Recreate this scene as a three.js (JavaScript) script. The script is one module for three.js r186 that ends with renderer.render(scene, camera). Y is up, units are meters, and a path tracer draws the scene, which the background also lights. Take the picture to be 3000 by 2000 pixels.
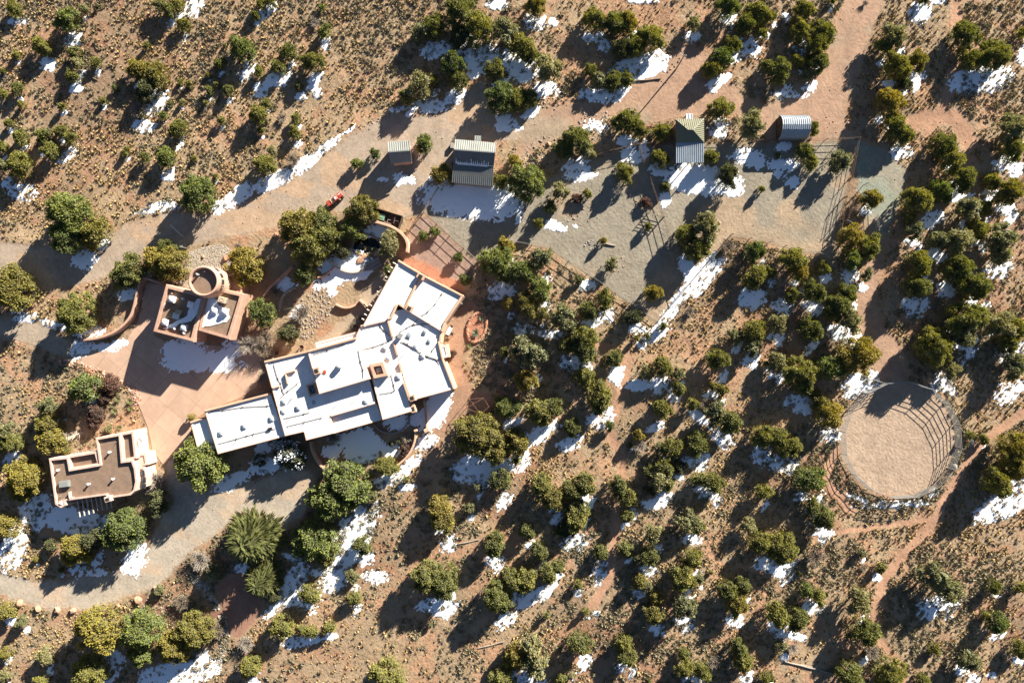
import * as THREE from 'three';
import { mergeGeometries } from 'three/addons/utils/BufferGeometryUtils.js';
import { RoundedBoxGeometry } from 'three/addons/geometries/RoundedBoxGeometry.js';

// ------------------------------------------------------------------ camera, sky, sun, exposure
const scene = new THREE.Scene();
const S = 19.13, H = 104.5;                       // photo pixels per metre on the ground, flying height
const camera = new THREE.PerspectiveCamera(2 * Math.atan(1000 / S / H) * 180 / Math.PI, 1024 / 682, 1, 6000);
camera.position.set(0, H, 0); camera.up.set(0, 0, -1); camera.lookAt(0, 0, 0);
const renderer = new THREE.WebGLRenderer({ antialias: true });
renderer.toneMapping = THREE.LinearToneMapping;
renderer.toneMappingExposure = 3.45;
renderer.shadowMap.enabled = true;

const SUN = new THREE.Vector3(0.64 * 0.9367, 0.350, -0.768 * 0.9367).normalize();
const sun = new THREE.DirectionalLight(new THREE.Color(1.0, 0.925, 0.80), 5);
sun.position.copy(SUN).multiplyScalar(300); sun.castShadow = true; sun.shadow.radius = 1.2;
Object.assign(sun.shadow.camera, { left: -110, right: 110, top: 90, bottom: -90, near: 10, far: 700 });
sun.shadow.mapSize.set(4096, 4096);
scene.add(sun, sun.target);
{
  const W = 256, h = 128, d = new Float32Array(W * h * 4);
  for (let j = 0; j < h; j++) for (let i = 0; i < W; i++) {
    const el = (j + 0.5) / h * Math.PI - Math.PI / 2, t = Math.max(0, Math.sin(el));
    const az = (i + 0.5) / W * 2 * Math.PI - Math.PI;
    const dx = Math.cos(el) * Math.cos(az), dz = Math.cos(el) * Math.sin(az);
    const c = dx * SUN.x + Math.sin(el) * SUN.y + dz * SUN.z;
    const k = Math.pow(1 - t, 3), g = Math.pow(Math.max(0, c), 12) * 0.12;
    const o = (j * W + i) * 4;
    d[o] = 0.0215 + 0.055 * k + g * 0.8; d[o + 1] = 0.040 + 0.058 * k + g * 0.74; d[o + 2] = 0.080 + 0.050 * k + g * 0.64; d[o + 3] = 1;
  }
  const sky = new THREE.DataTexture(d, W, h, THREE.RGBAFormat, THREE.FloatType);
  sky.mapping = THREE.EquirectangularReflectionMapping; sky.magFilter = sky.minFilter = THREE.LinearFilter; sky.needsUpdate = true;
  scene.background = sky; scene.environment = sky;
}

// ------------------------------------------------------------------ helpers
function rng(seed) { let a = seed >>> 0; return () => { a = (a + 0x6D2B79F5) | 0; let t = Math.imul(a ^ (a >>> 15), 1 | a); t = (t + Math.imul(t ^ (t >>> 7), 61 | t)) ^ t; return ((t ^ (t >>> 14)) >>> 0) / 4294967296; }; }
function hash2(x, y) { let h = Math.imul(x | 0, 374761393) + Math.imul(y | 0, 668265263); h = Math.imul(h ^ (h >>> 13), 1274126177); return ((h ^ (h >>> 16)) >>> 0) / 4294967296; }
function noise(x, y) { const xi = Math.floor(x), yi = Math.floor(y), fx = x - xi, fy = y - yi, u = fx * fx * (3 - 2 * fx), v = fy * fy * (3 - 2 * fy);
  const a = hash2(xi, yi), b = hash2(xi + 1, yi), c = hash2(xi, yi + 1), e = hash2(xi + 1, yi + 1); return a + (b - a) * u + (c - a) * v + (a - b - c + e) * u * v; }
function fbm(x, y, o = 4) { let s = 0, a = 0.5, n = 0; for (let i = 0; i < o; i++) { s += a * noise(x, y); n += a; x = x * 2.03 + 17.3; y = y * 2.03 - 9.1; a *= 0.5; } return s / n; }
const sst = (a, b, x) => { const t = Math.min(1, Math.max(0, (x - a) / (b - a))); return t * t * (3 - 2 * t); };
const names = {};
function numbered(n) { const k = names[n] = (names[n] ?? -1) + 1; return k ? `${n}_${String(k).padStart(3, '0')}` : n; }
function shade(o) { o.traverse(m => { if (m.isMesh) { m.castShadow = true; m.receiveShadow = true; } }); return o; }
function tag(o, label, category, group, kind) { if (label) o.userData.label = label; if (category) o.userData.category = category; if (group) o.userData.group = group; if (kind) o.userData.kind = kind; return o; }
function thing(name, label, category, pos = [0, 0, 0], turn = 0, group) { const g = new THREE.Group(); g.name = numbered(name); g.position.set(...pos); g.rotation.y = turn; scene.add(g); return tag(g, label, category, group); }
function part(parent, name, geo, mat) { const m = new THREE.Mesh(geo, mat); m.name = name; m.castShadow = m.receiveShadow = true; parent.add(m); return m; }
function solo(name, geo, mat, label, category, group, kind) { const m = new THREE.Mesh(geo, mat); m.name = numbered(name); m.castShadow = m.receiveShadow = true; scene.add(m); return tag(m, label, category, group, kind); }
function mat(r, g, b, rough = 0.9, extra = {}) { return new THREE.MeshStandardMaterial({ color: new THREE.Color().setRGB(r, g, b), roughness: rough, ...extra }); }
// photo position (3000 x 2000) at a height above the ground -> place in the world
const at = (px, py, h = 0) => { const k = (H - h) / H; return [(px - 1500) / S * k, (py - 1000) / S * k]; };
const back = (x, z) => [1500 + x * S, 1000 + z * S];
const frame = (ox, oy, w) => (x, y) => [ox + x * w / 2352, oy + y * w / 2352];
const tile = (c, r) => frame(c * 750, r * 500, 750);
const D = (x, y) => [x / 0.784, y / 0.784];

const soilNoiseTex = (size, cells, lo, hi, seed) => { // tileable grey grain
  const d = new Uint8Array(size * size * 4), R = rng(seed), gx = []; for (let i = 0; i < 4; i++) gx.push(R() * 100 | 0);
  const tn = (x, y, c, s) => { const xi = Math.floor(x), yi = Math.floor(y), fx = x - xi, fy = y - yi, u = fx * fx * (3 - 2 * fx), v = fy * fy * (3 - 2 * fy), w = k => ((k % c) + c) % c; const A = hash2(w(xi) + s, w(yi) + s), B = hash2(w(xi + 1) + s, w(yi) + s), C = hash2(w(xi) + s, w(yi + 1) + s), E = hash2(w(xi + 1) + s, w(yi + 1) + s); return A + (B - A) * u + (C - A) * v + (A - B - C + E) * u * v; };
  for (let j = 0; j < size; j++) for (let i = 0; i < size; i++) {
    let s = 0, n = 0; cells.forEach(([c, a], k) => { s += a * tn(i / size * c, j / size * c, c, gx[k % 4] + k * 37); n += a; }); s /= n;
    const v = Math.round(255 * (lo + (hi - lo) * sst(0.2, 0.8, s))), o = (j * size + i) * 4; d[o] = d[o + 1] = d[o + 2] = v; d[o + 3] = 255;
  }
  const t = new THREE.DataTexture(d, size, size); t.wrapS = t.wrapT = THREE.RepeatWrapping; t.magFilter = THREE.LinearFilter; t.minFilter = THREE.LinearMipmapLinearFilter; t.generateMipmaps = true; t.needsUpdate = true; return t;
};
const grain = soilNoiseTex(512, [[8, 1], [24, 0.8], [90, 0.8], [240, 0.7]], 0.72, 1.0, 3);
const blotch = soilNoiseTex(512, [[5, 1], [13, 0.8], [40, 0.5], [160, 0.35]], 0.84, 1.0, 8);
grain.repeat.set(0.3, 0.3); blotch.repeat.set(0.14, 0.14);
const M = {
  stucco: mat(0.60, 0.385, 0.265, 0.95, { map: grain, bumpMap: grain, bumpScale: 0.01 }),
  stuccoDark: mat(0.53, 0.325, 0.235, 0.95, { map: grain, bumpMap: grain, bumpScale: 0.01 }),
  stuccoPale: mat(0.66, 0.47, 0.38, 0.95, { map: grain, bumpMap: grain, bumpScale: 0.01 }),
  roofWhite: mat(0.83, 0.82, 0.80, 0.8, { map: blotch, bumpMap: grain, bumpScale: 0.006 }),
  roofGravel: mat(0.245, 0.165, 0.115, 1, { map: grain, bumpMap: grain, bumpScale: 0.02 }),
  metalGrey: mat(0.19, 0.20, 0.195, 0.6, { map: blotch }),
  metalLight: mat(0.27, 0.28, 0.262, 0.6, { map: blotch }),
  metalPale: mat(0.40, 0.45, 0.50, 0.55, { map: blotch }),
  metalOlive: mat(0.20, 0.195, 0.125, 0.65, { map: blotch }),
  steel: mat(0.30, 0.29, 0.27, 0.6, { metalness: 0.3 }),
  wood: mat(0.20, 0.135, 0.09, 0.95, { map: grain }),
  greyWood: mat(0.30, 0.26, 0.215, 0.95, { map: grain }),
  darkWood: mat(0.075, 0.05, 0.035, 0.95, { map: grain }),
  whiteWood: mat(0.62, 0.55, 0.47, 0.9, { map: grain }),
  bark: mat(0.13, 0.095, 0.07, 1),
  white: mat(0.78, 0.78, 0.76, 0.6), tan: mat(0.48, 0.37, 0.25, 0.8), black: mat(0.02, 0.02, 0.022, 0.6),
  red: mat(0.42, 0.055, 0.03, 0.45), rust: mat(0.20, 0.095, 0.06, 0.9), green: mat(0.16, 0.30, 0.20, 0.6),
  glass: new THREE.MeshPhysicalMaterial({ color: new THREE.Color().setRGB(0.42, 0.46, 0.50), roughness: 0.12, metalness: 0, clearcoat: 0.4 }),
  darkGlass: new THREE.MeshPhysicalMaterial({ color: new THREE.Color().setRGB(0.03, 0.035, 0.045), roughness: 0.08, clearcoat: 1 }),
  dome: new THREE.MeshPhysicalMaterial({ color: new THREE.Color().setRGB(0.33, 0.37, 0.40), roughness: 0.25, clearcoat: 0.5 }),
  snow: mat(0.86, 0.88, 0.91, 0.85, { bumpMap: grain, bumpScale: 0.02 }),
  sandstone: mat(0.45, 0.26, 0.17, 0.95, { map: grain }), flag: mat(0.46, 0.20, 0.12, 0.95, { map: grain }), grey: mat(0.33, 0.30, 0.27, 0.95, { map: grain }),
  concrete: mat(0.42, 0.285, 0.205, 0.9, { map: blotch, bumpMap: grain, bumpScale: 0.004 }),
  water: new THREE.MeshPhysicalMaterial({ color: new THREE.Color().setRGB(0.003, 0.004, 0.004), roughness: 0.02, specularIntensity: 0.5 }),
};

// ------------------------------------------------------------------ zones of the ground (photo-traced outlines)
const P2 = list => list.map(([x, y]) => D(x, y));
const zones = {
  gravel_road: P2([[-40, 552], [65, 565], [160, 575], [250, 536], [300, 510], [375, 491], [475, 492], [588, 449], [695, 394], [728, 375], [813, 304], [893, 263], [1013, 264], [1063, 219], [1105, 182], [1140, 240], [1200, 268], [1200, 322], [1140, 322], [1042, 318], [1032, 425], [975, 487], [925, 500], [858, 472], [795, 488], [763, 480], [658, 513], [588, 533], [500, 548], [425, 562], [325, 582], [260, 622], [225, 642], [117, 668], [55, 655], [0, 630], [-40, 626]]),
  dirt_road: P2([[1192, 263], [1300, 238], [1413, 236], [1450, 200], [1490, 150], [1570, 105], [1640, 130], [1700, 215], [1760, 245], [1850, 215], [1885, 150], [1915, 80], [1950, -30], [2040, -30], [2005, 70], [1960, 190], [1935, 290], [1990, 330], [2040, 350], [2085, 395], [2075, 450], [2040, 520], [2030, 580], [2020, 640], [2005, 690], [2030, 750], [2075, 800], [2085, 870], [2020, 890], [1998, 800], [1965, 730], [1985, 640], [1993, 570], [1993, 480], [1970, 430], [1968, 328], [1860, 322], [1780, 322], [1700, 262], [1613, 264], [1546, 272], [1476, 287], [1401, 264], [1283, 316], [1176, 362], [1200, 320]]),
  corral_ground: P2([[974, 489], [1096, 600], [1135, 578], [1176, 556], [1263, 572], [1349, 630], [1508, 739], [1678, 542], [1764, 559], [1913, 592], [1927, 517], [1964, 325], [1616, 332], [1463, 338], [1390, 362], [1300, 392], [1240, 420], [1170, 430], [1060, 428], [1000, 440]]),
  arena_sand: null,
  gravel_drive: P2([[375, 1068], [437, 1005], [440, 1050], [480, 1124], [588, 1104], [690, 1072], [725, 1100], [700, 1180], [645, 1215], [600, 1185], [550, 1178], [487, 1233], [425, 1276], [375, 1338], [312, 1366], [200, 1398], [100, 1396], [0, 1367], [-40, 1362], [-40, 1312], [0, 1316], [50, 1331], [140, 1341], [175, 1326], [262, 1316], [325, 1288], [362, 1213], [387, 1146]]),
  side_road: P2([[-40, 728], [40, 735], [95, 742], [140, 775], [192, 806], [190, 836], [110, 803], [20, 776], [-40, 776]]),
  pebble_bed: P2([[428, 586], [470, 568], [515, 562], [540, 590], [548, 630], [500, 650], [455, 660], [425, 660], [405, 640], [428, 610]]),
  pink_gravel: P2([[940, 530], [973, 492], [1098, 602], [1062, 652], [1000, 622], [935, 585]]),
  red_terrace: P2([[925, 592], [960, 596], [1010, 622], [1062, 655], [1068, 672], [1052, 690], [985, 655], [925, 612]]),
  patio: P2([[700, 800], [740, 775], [800, 720], [850, 650], [890, 615], [905, 620], [850, 745], [720, 800]]),
  house_path: P2([[1068, 690], [1085, 700], [1075, 760], [1060, 830], [1085, 900], [1130, 910], [1120, 945], [1060, 945], [1015, 1010], [990, 1010], [1030, 930], [1045, 890], [1030, 790], [1030, 750], [1060, 700]]),
  red_path: P2([[312, 1368], [335, 1366], [380, 1394], [420, 1406], [480, 1408], [515, 1402], [520, 1414], [480, 1424], [420, 1424], [365, 1410]]),
  red_court: P2([[500, 1335], [560, 1310], [600, 1345], [600, 1400], [560, 1460], [530, 1460], [515, 1400], [495, 1370]]),
};
{ const c = []; for (let i = 0; i < 40; i++) { const a = i / 40 * Math.PI * 2; c.push([2250 + 1187 * 750 / 2352 + Math.cos(a) * 8.8 * S, 1000 + 893 * 750 / 2352 + Math.sin(a) * 8.8 * S]); } zones.arena_sand = c; }
const driveway = P2([[190, 806], [240, 800], [285, 792], [318, 735], [335, 650], [384, 655], [352, 770], [382, 786], [588, 800], [600, 850], [588, 890], [550, 914], [475, 943], [437, 972], [437, 1005], [375, 1068], [350, 1034], [340, 984], [320, 934], [315, 901], [283, 876], [250, 859], [185, 834]]);
const trails = [[P2([[2075, 288], [2140, 270], [2190, 268], [2210, 290], [2228, 330]]), 1.6], [P2([[2380, 930], [2352, 946], [2239, 1029], [2201, 1096], [2164, 1159], [2154, 1191], [2089, 1258], [2026, 1338], [2011, 1401], [2024, 1471], [2064, 1521], [2095, 1600]]), 0.75],
  [P2([[1870, 1228], [2010, 1210], [2160, 1187]]), 0.5], [P2([[1350, 784], [1430, 810], [1440, 850], [1400, 990], [1425, 1040], [1430, 1090], [1400, 1330], [1360, 1390]]), 0.9], [P2([[2196, 10], [2200, 60], [2240, 110], [2200, 160], [2160, 260], [2130, 300]]), 0.9], [P2([[1925, 1030], [1890, 1100], [1960, 1170]]), 0.8]];

// raster of zones: cells of 0.2 m
const GX = 86, GZ = 60, CELL = 0.2, NX = Math.round(2 * GX / CELL), NZ = Math.round(2 * GZ / CELL);
function inside(poly, x, y) { let c = false; for (let i = 0, j = poly.length - 1; i < poly.length; j = i++) { const [xi, yi] = poly[i], [xj, yj] = poly[j]; if ((yi > y) !== (yj > y) && x < (xj - xi) * (y - yi) / (yj - yi) + xi) c = !c; } return c; }
function raster(polyP) {
  const poly = polyP.map(([x, y]) => at(x, y)), f = new Float32Array(NX * NZ); let x0 = 1e9, x1 = -1e9, z0 = 1e9, z1 = -1e9;
  for (const [x, z] of poly) { x0 = Math.min(x0, x); x1 = Math.max(x1, x); z0 = Math.min(z0, z); z1 = Math.max(z1, z); }
  for (let j = Math.max(0, Math.floor((z0 + GZ) / CELL)); j < Math.min(NZ, (z1 + GZ) / CELL); j++) for (let i = Math.max(0, Math.floor((x0 + GX) / CELL)); i < Math.min(NX, (x1 + GX) / CELL); i++) if (inside(poly, -GX + (i + 0.5) * CELL, -GZ + (j + 0.5) * CELL)) f[j * NX + i] = 1;
  return f;
}
function blur(f, r) { const g = new Float32Array(f.length), n = 2 * r + 1; for (let j = 0; j < NZ; j++) { let s = 0; for (let i = -r; i < NX; i++) { if (i + r < NX) s += f[j * NX + i + r]; if (i - r - 1 >= 0) s -= f[j * NX + i - r - 1]; if (i >= 0) g[j * NX + i] = s / n; } }
  const h = new Float32Array(f.length); for (let i = 0; i < NX; i++) { let s = 0; for (let j = -r; j < NZ; j++) { if (j + r < NZ) s += g[(j + r) * NX + i]; if (j - r - 1 >= 0) s -= g[(j - r - 1) * NX + i]; if (j >= 0) h[j * NX + i] = s / n; } } return h; }
function lookup(f, x, z) { const u = (x + GX) / CELL - 0.5, v = (z + GZ) / CELL - 0.5, i = Math.floor(u), j = Math.floor(v), a = u - i, b = v - j; const g = (p, q) => p < 0 || q < 0 || p >= NX || q >= NZ ? 0 : f[q * NX + p]; return (g(i, j) * (1 - a) + g(i + 1, j) * a) * (1 - b) + (g(i, j + 1) * (1 - a) + g(i + 1, j + 1) * a) * b; }
function polyline(pts, w) { const f = new Float32Array(NX * NZ), q = pts.map(([x, y]) => at(x, y)); for (let k = 0; k + 1 < q.length; k++) { const [ax, az] = q[k], [bx, bz] = q[k + 1], L = Math.hypot(bx - ax, bz - az);
  for (let s = 0; s <= L; s += 0.15) { const x = ax + (bx - ax) * s / L, z = az + (bz - az) * s / L; for (let dj = -w / CELL; dj <= w / CELL; dj++) for (let di = -w / CELL; di <= w / CELL; di++) { const i = Math.floor((x + GX) / CELL + di), j = Math.floor((z + GZ) / CELL + dj), e = 1 - Math.hypot(di, dj) * CELL / w; if (i >= 0 && j >= 0 && i < NX && j < NZ && e > 0) f[j * NX + i] = Math.max(f[j * NX + i], Math.min(1, e * 2)); } } } return f; }
const mask = {}; for (const k in zones) mask[k] = blur(raster(zones[k]), 3);
const drive = raster(driveway);
const trail = new Float32Array(NX * NZ); for (const [p, w] of trails) { const f = polyline(p, w); for (let i = 0; i < f.length; i++) trail[i] = Math.max(trail[i], f[i]); }
const yard = raster(P2([[430, 560], [700, 500], [860, 470], [990, 500], [1100, 610], [1090, 900], [1000, 1060], [860, 1110], [700, 1080], [480, 1130], [360, 1150], [250, 1200], [110, 1190], [90, 1000], [190, 960], [300, 900], [180, 820], [330, 640]]));
const cover = new Float32Array(NX * NZ), built = new Float32Array(NX * NZ);   // cover: no tufts; built: flat
for (let i = 0; i < cover.length; i++) { let m = drive[i]; for (const k in mask) if (mask[k][i] > m) m = mask[k][i]; built[i] = Math.max(m, yard[i]); cover[i] = Math.max(m, trail[i]); }
const flat = blur(blur(built, 6), 6);
function gh(x, z) { const e = sst(0, 0.25, lookup(flat, x, z)); const o = sst(70, 84, Math.abs(x)) + sst(46, 58, Math.abs(z)); return (1 - e) * ((fbm(x * 0.11 + 5, z * 0.11 + 9, 3) - 0.5) * 0.55 + (fbm(x * 0.5, z * 0.5, 2) - 0.5) * 0.12) * Math.max(0, 1 - o); }

// ------------------------------------------------------------------ ground colour and relief (matter only: soil, gravel, sand, litter)
const TW = 2048, TH = 1429;
const colTex = new Uint8Array(TW * TH * 4), bmpTex = new Uint8Array(TW * TH * 4);
const L8 = v => { v = Math.min(1, Math.max(0, v)); return Math.round(255 * (v <= 0.0031308 ? v * 12.92 : 1.055 * Math.pow(v, 1 / 2.4) - 0.055)); };
const zoneCol = { gravel_road: [0.335, 0.262, 0.198], dirt_road: [0.335, 0.212, 0.142], corral_ground: [0.235, 0.205, 0.158], arena_sand: [0.36, 0.265, 0.19], gravel_drive: [0.37, 0.315, 0.248], side_road: [0.33, 0.265, 0.20], pebble_bed: [0.30, 0.265, 0.215], pink_gravel: [0.275, 0.185, 0.145], red_terrace: [0.37, 0.165, 0.10], patio: [0.36, 0.28, 0.20], house_path: [0.33, 0.195, 0.125], red_path: [0.20, 0.095, 0.07], red_court: [0.27, 0.145, 0.10] };
const zoneBump = { gravel_road: 0.22, dirt_road: 0.35, corral_ground: 0.5, arena_sand: 0.55, gravel_drive: 0.2, side_road: 0.25, pebble_bed: 0.8, pink_gravel: 0.3, red_terrace: 0.3, patio: 0.08, house_path: 0.3, red_path: 0.15, red_court: 0.2 };
const [ggx, ggz] = at(...D(2030, 400));
for (let j = 0; j < TH; j++) for (let i = 0; i < TW; i++) {
  const x = -GX + (i + 0.5) / TW * 2 * GX, z = GZ - (j + 0.5) / TH * 2 * GZ;      // row 0 is the bottom of the texture
  const wx = x + (fbm(x * 0.9, z * 0.9, 3) - 0.5) * 1.6, wz = z + (fbm(x * 0.9 + 40, z * 0.9 + 7, 3) - 0.5) * 1.6;
  const n1 = fbm(x * 0.09 + 3, z * 0.09 + 8, 4), n2 = fbm(x * 0.6, z * 0.6, 4), n3 = noise(x * 3.3 + 9, z * 3.3), n4 = noise(x * 7.7, z * 7.7 + 5), n5 = hash2(i, j);
  const lit = sst(0.36, 0.56, n2 * 0.55 + fbm(x * 0.22 + 50, z * 0.22, 3) * 0.45);    // dry litter against bare red soil
  let r = 0.365 * (1 - lit) + 0.298 * lit, g = 0.214 * (1 - lit) + 0.214 * lit, b = 0.127 * (1 - lit) + 0.132 * lit;
  const dk = sst(0.52, 0.72, n1); r *= 1 - 0.22 * dk; g *= 1 - 0.27 * dk; b *= 1 - 0.27 * dk;
  let bump = 0.5 * n3 + 0.35 * n4 + 0.3 * n2, bs = 0.75;
  const t = lookup(trail, wx * 0.3 + x * 0.7, wz * 0.3 + z * 0.7); if (t > 0) { r += (0.375 - r) * t; g += (0.215 - g) * t; b += (0.135 - b) * t; bs *= 1 - 0.6 * t; }
  for (const k in mask) { let m = lookup(mask[k], wx * 0.6 + x * 0.4, wz * 0.6 + z * 0.4); if (m <= 0.02) continue; m = sst(0.2, 0.8, m + (n4 - 0.5) * 0.4);
    let [zr, zg, zb] = zoneCol[k];
    if (k === 'gravel_road' || k === 'gravel_drive') { const q = sst(0.5, 0.66, fbm(x * 0.16 + z * 0.11 + 3, z * 0.3 - x * 0.12, 3)); zr += 0.05 * q; zg += 0.005 * q; zb -= 0.02 * q; }
    if (k === 'dirt_road') { const q = 1 - sst(4, 9.5, Math.hypot(x - ggx, (z - ggz) * 0.8) + (n2 - 0.5) * 5), q2 = sst(0.5, 0.7, fbm(x * 0.15 + 30, z * 0.15, 3)); zr += (0.268 - zr) * q; zg += (0.240 - zg) * q; zb += (0.186 - zb) * q; zr -= 0.04 * q2; zg += 0.012 * q2; zb += 0.015 * q2; }
    if (k === 'corral_ground') { const q = sst(0.5, 0.64, fbm(x * 0.12 + 11, z * 0.12 + 4, 3)); zr += 0.08 * q; zg += 0.03 * q; zb += 0.0 * q; }
    r += (zr - r) * m; g += (zg - g) * m; b += (zb - b) * m; bs += (zoneBump[k] - bs) * m; }
  const f = 0.84 + 0.24 * n4 + 0.16 * (n5 - 0.5) + 0.16 * (n3 - 0.5) + 0.36 * (n2 - 0.5) + 0.22 * (fbm(x * 1.7 + 21, z * 1.7 + 3, 3) - 0.5); const o = (j * TW + i) * 4;
  colTex[o] = L8(r * f); colTex[o + 1] = L8(g * f); colTex[o + 2] = L8(b * f); colTex[o + 3] = 255;
  const v = Math.min(255, Math.max(0, Math.round(255 * Math.min(1, bump * bs + n5 * 0.08)))); bmpTex[o] = bmpTex[o + 1] = bmpTex[o + 2] = v; bmpTex[o + 3] = 255;
}
const gMap = new THREE.DataTexture(colTex, TW, TH); gMap.colorSpace = THREE.SRGBColorSpace;
const bMap = new THREE.DataTexture(bmpTex, TW, TH);
for (const t of [gMap, bMap]) { t.magFilter = THREE.LinearFilter; t.minFilter = THREE.LinearMipmapLinearFilter; t.generateMipmaps = true; t.wrapS = t.wrapT = THREE.MirroredRepeatWrapping; t.needsUpdate = true; }
const soil = new THREE.MeshStandardMaterial({ map: gMap, bumpMap: bMap, bumpScale: 0.11, roughness: 1 });
const farSoil = mat(0.30, 0.185, 0.115, 1, { map: grain });
const uvOf = (x, z) => [(x + GX) / (2 * GX), (GZ - z) / (2 * GZ)];
{
  const st = 0.4, nx = Math.round(2 * GX / st), nz = Math.round(2 * GZ / st), xs = [], zs = [];
  for (let i = 0; i <= nx; i++) xs.push(-GX + i * st); for (let j = 0; j <= nz; j++) zs.push(-GZ + j * st);
  for (const [a, L] of [[xs, GX], [zs, GZ]]) { for (const e of [150, 400, 1200, 3000]) { a.push(e); a.unshift(-e); } }
  const pos = [], uv = [], ic = [], io = [];
  for (let j = 0; j < zs.length; j++) for (let i = 0; i < xs.length; i++) { const x = xs[i], z = zs[j]; pos.push(x, gh(x, z), z); uv.push(...uvOf(x, z)); }
  const W = xs.length; for (let j = 0; j + 1 < zs.length; j++) for (let i = 0; i + 1 < W; i++) { const a = j * W + i, out = i < 4 || j < 4 || i >= W - 5 || j >= zs.length - 5; (out ? io : ic).push(a, a + W, a + 1, a + 1, a + W, a + W + 1); }
  const g = new THREE.BufferGeometry(); g.setAttribute('position', new THREE.Float32BufferAttribute(pos, 3)); g.setAttribute('uv', new THREE.Float32BufferAttribute(uv, 2)); g.setIndex(ic.concat(io)); g.addGroup(0, ic.length, 0); g.addGroup(ic.length, io.length, 1); g.computeVertexNormals();
  solo('ground', g, [soil, farSoil], 'red brown desert soil with dry litter between the junipers', 'ground', null, 'structure');
}
function shapeOf(poly) { return new THREE.Shape(poly.map(([x, z]) => new THREE.Vector2(x, -z))); }
function sheet(name, polyP, y, label, cat) {
  const g = new THREE.ShapeGeometry(shapeOf(polyP.map(([x, z]) => at(x, z)))); g.rotateX(-Math.PI / 2); g.translate(0, y, 0);
  const p = g.attributes.position, uv = g.attributes.uv; for (let i = 0; i < p.count; i++) uv.setXY(i, ...uvOf(p.getX(i), p.getZ(i))); return solo(name, g, soil, label, cat, null, 'structure');
}
sheet('gravel_road', zones.gravel_road, 0.012, 'grey brown gravel road curving past the two gabled sheds', 'road');
sheet('dirt_road', zones.dirt_road, 0.016, 'pinkish dirt track running above the sheds and down to the round pen', 'road');
sheet('corral_ground', zones.corral_ground, 0.020, 'grey trampled sand inside the fenced corrals', 'ground');
sheet('arena_sand', zones.arena_sand, 0.012, 'smooth tan sand inside the round pen', 'ground');
sheet('gravel_drive', zones.gravel_drive, 0.012, 'pale gravel drive sweeping round below the white roofed house', 'road');
sheet('side_road', zones.side_road, 0.016, 'short gravel lane leaving the concrete court at the left photo edge', 'road');
sheet('pebble_bed', zones.pebble_bed, 0.016, 'bed of grey river pebbles beside the round tower', 'ground');
sheet('gravel_court', zones.pink_gravel, 0.024, 'pinkish gravel court between the corral and the white roofed house', 'ground');
sheet('terrace', zones.red_terrace, 0.028, 'red flagstone terrace along the upper wall of the white roofed house', 'ground');
sheet('patio', zones.patio, 0.012, 'tan paved patio left of the angled house wing', 'ground');
sheet('path', zones.house_path, 0.012, 'reddish path round the right side of the white roofed house', 'path');
sheet('brick_path', zones.red_path, 0.016, 'dark red brick path below the gravel drive', 'path');
sheet('red_court', zones.red_court, 0.020, 'bare red court at the end of the brick path', 'ground');

// concrete court: slabs with open joints
{
  const court = thing('concrete_court', 'pinkish concrete court scored into slabs between studio, house and casita', 'pavement'); court.userData.kind = 'structure';
  const poly = driveway.map(([x, y]) => at(x, y)), a = 0.68, ca = Math.cos(a), sa = Math.sin(a), to = ([x, z]) => [x * ca + z * sa, -x * sa + z * ca], fro = ([u, v]) => [u * ca - v * sa, u * sa + v * ca];
  const q = poly.map(to); const clip = (p, f, at0) => { const o = []; for (let i = 0; i < p.length; i++) { const A = p[i], B = p[(i + 1) % p.length], da = f(A), db = f(B); if (da >= 0) o.push(A); if ((da >= 0) !== (db >= 0)) { const t = da / (da - db); o.push([A[0] + (B[0] - A[0]) * t, A[1] + (B[1] - A[1]) * t]); } } return o; };
  const st = 3.1, gap = 0.013; let u0 = Infinity, u1 = -Infinity, v0 = Infinity, v1 = -Infinity; for (const [u, v] of q) { u0 = Math.min(u0, u); u1 = Math.max(u1, u); v0 = Math.min(v0, v); v1 = Math.max(v1, v); }
  const R = rng(5); const mats = [0.97, 1, 1.03].map(k => mat(0.50 * k, 0.335 * k, 0.24 * k, 0.9, { map: blotch, bumpMap: grain, bumpScale: 0.004 }));
  for (let u = u0; u < u1; u += st) for (let v = v0; v < v1; v += st) {
    let p = q; p = clip(p, A => A[0] - u - gap); p = p.length ? clip(p, A => u + st - gap - A[0]) : p; p = p.length ? clip(p, A => A[1] - v - gap) : p; p = p.length ? clip(p, A => v + st - gap - A[1]) : p; if (p.length < 3) continue;
    let ar = 0; for (let i = 0; i < p.length; i++) { const A = p[i], B = p[(i + 1) % p.length]; ar += A[0] * B[1] - B[0] * A[1]; } if (Math.abs(ar) < 0.3) continue;
    const g = new THREE.ExtrudeGeometry(shapeOf(p.map(fro)), { depth: 0.05, bevelEnabled: false }); g.rotateX(-Math.PI / 2); part(court, 'slab', g, mats[Math.floor(R() * 3)]);
  }
}

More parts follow.
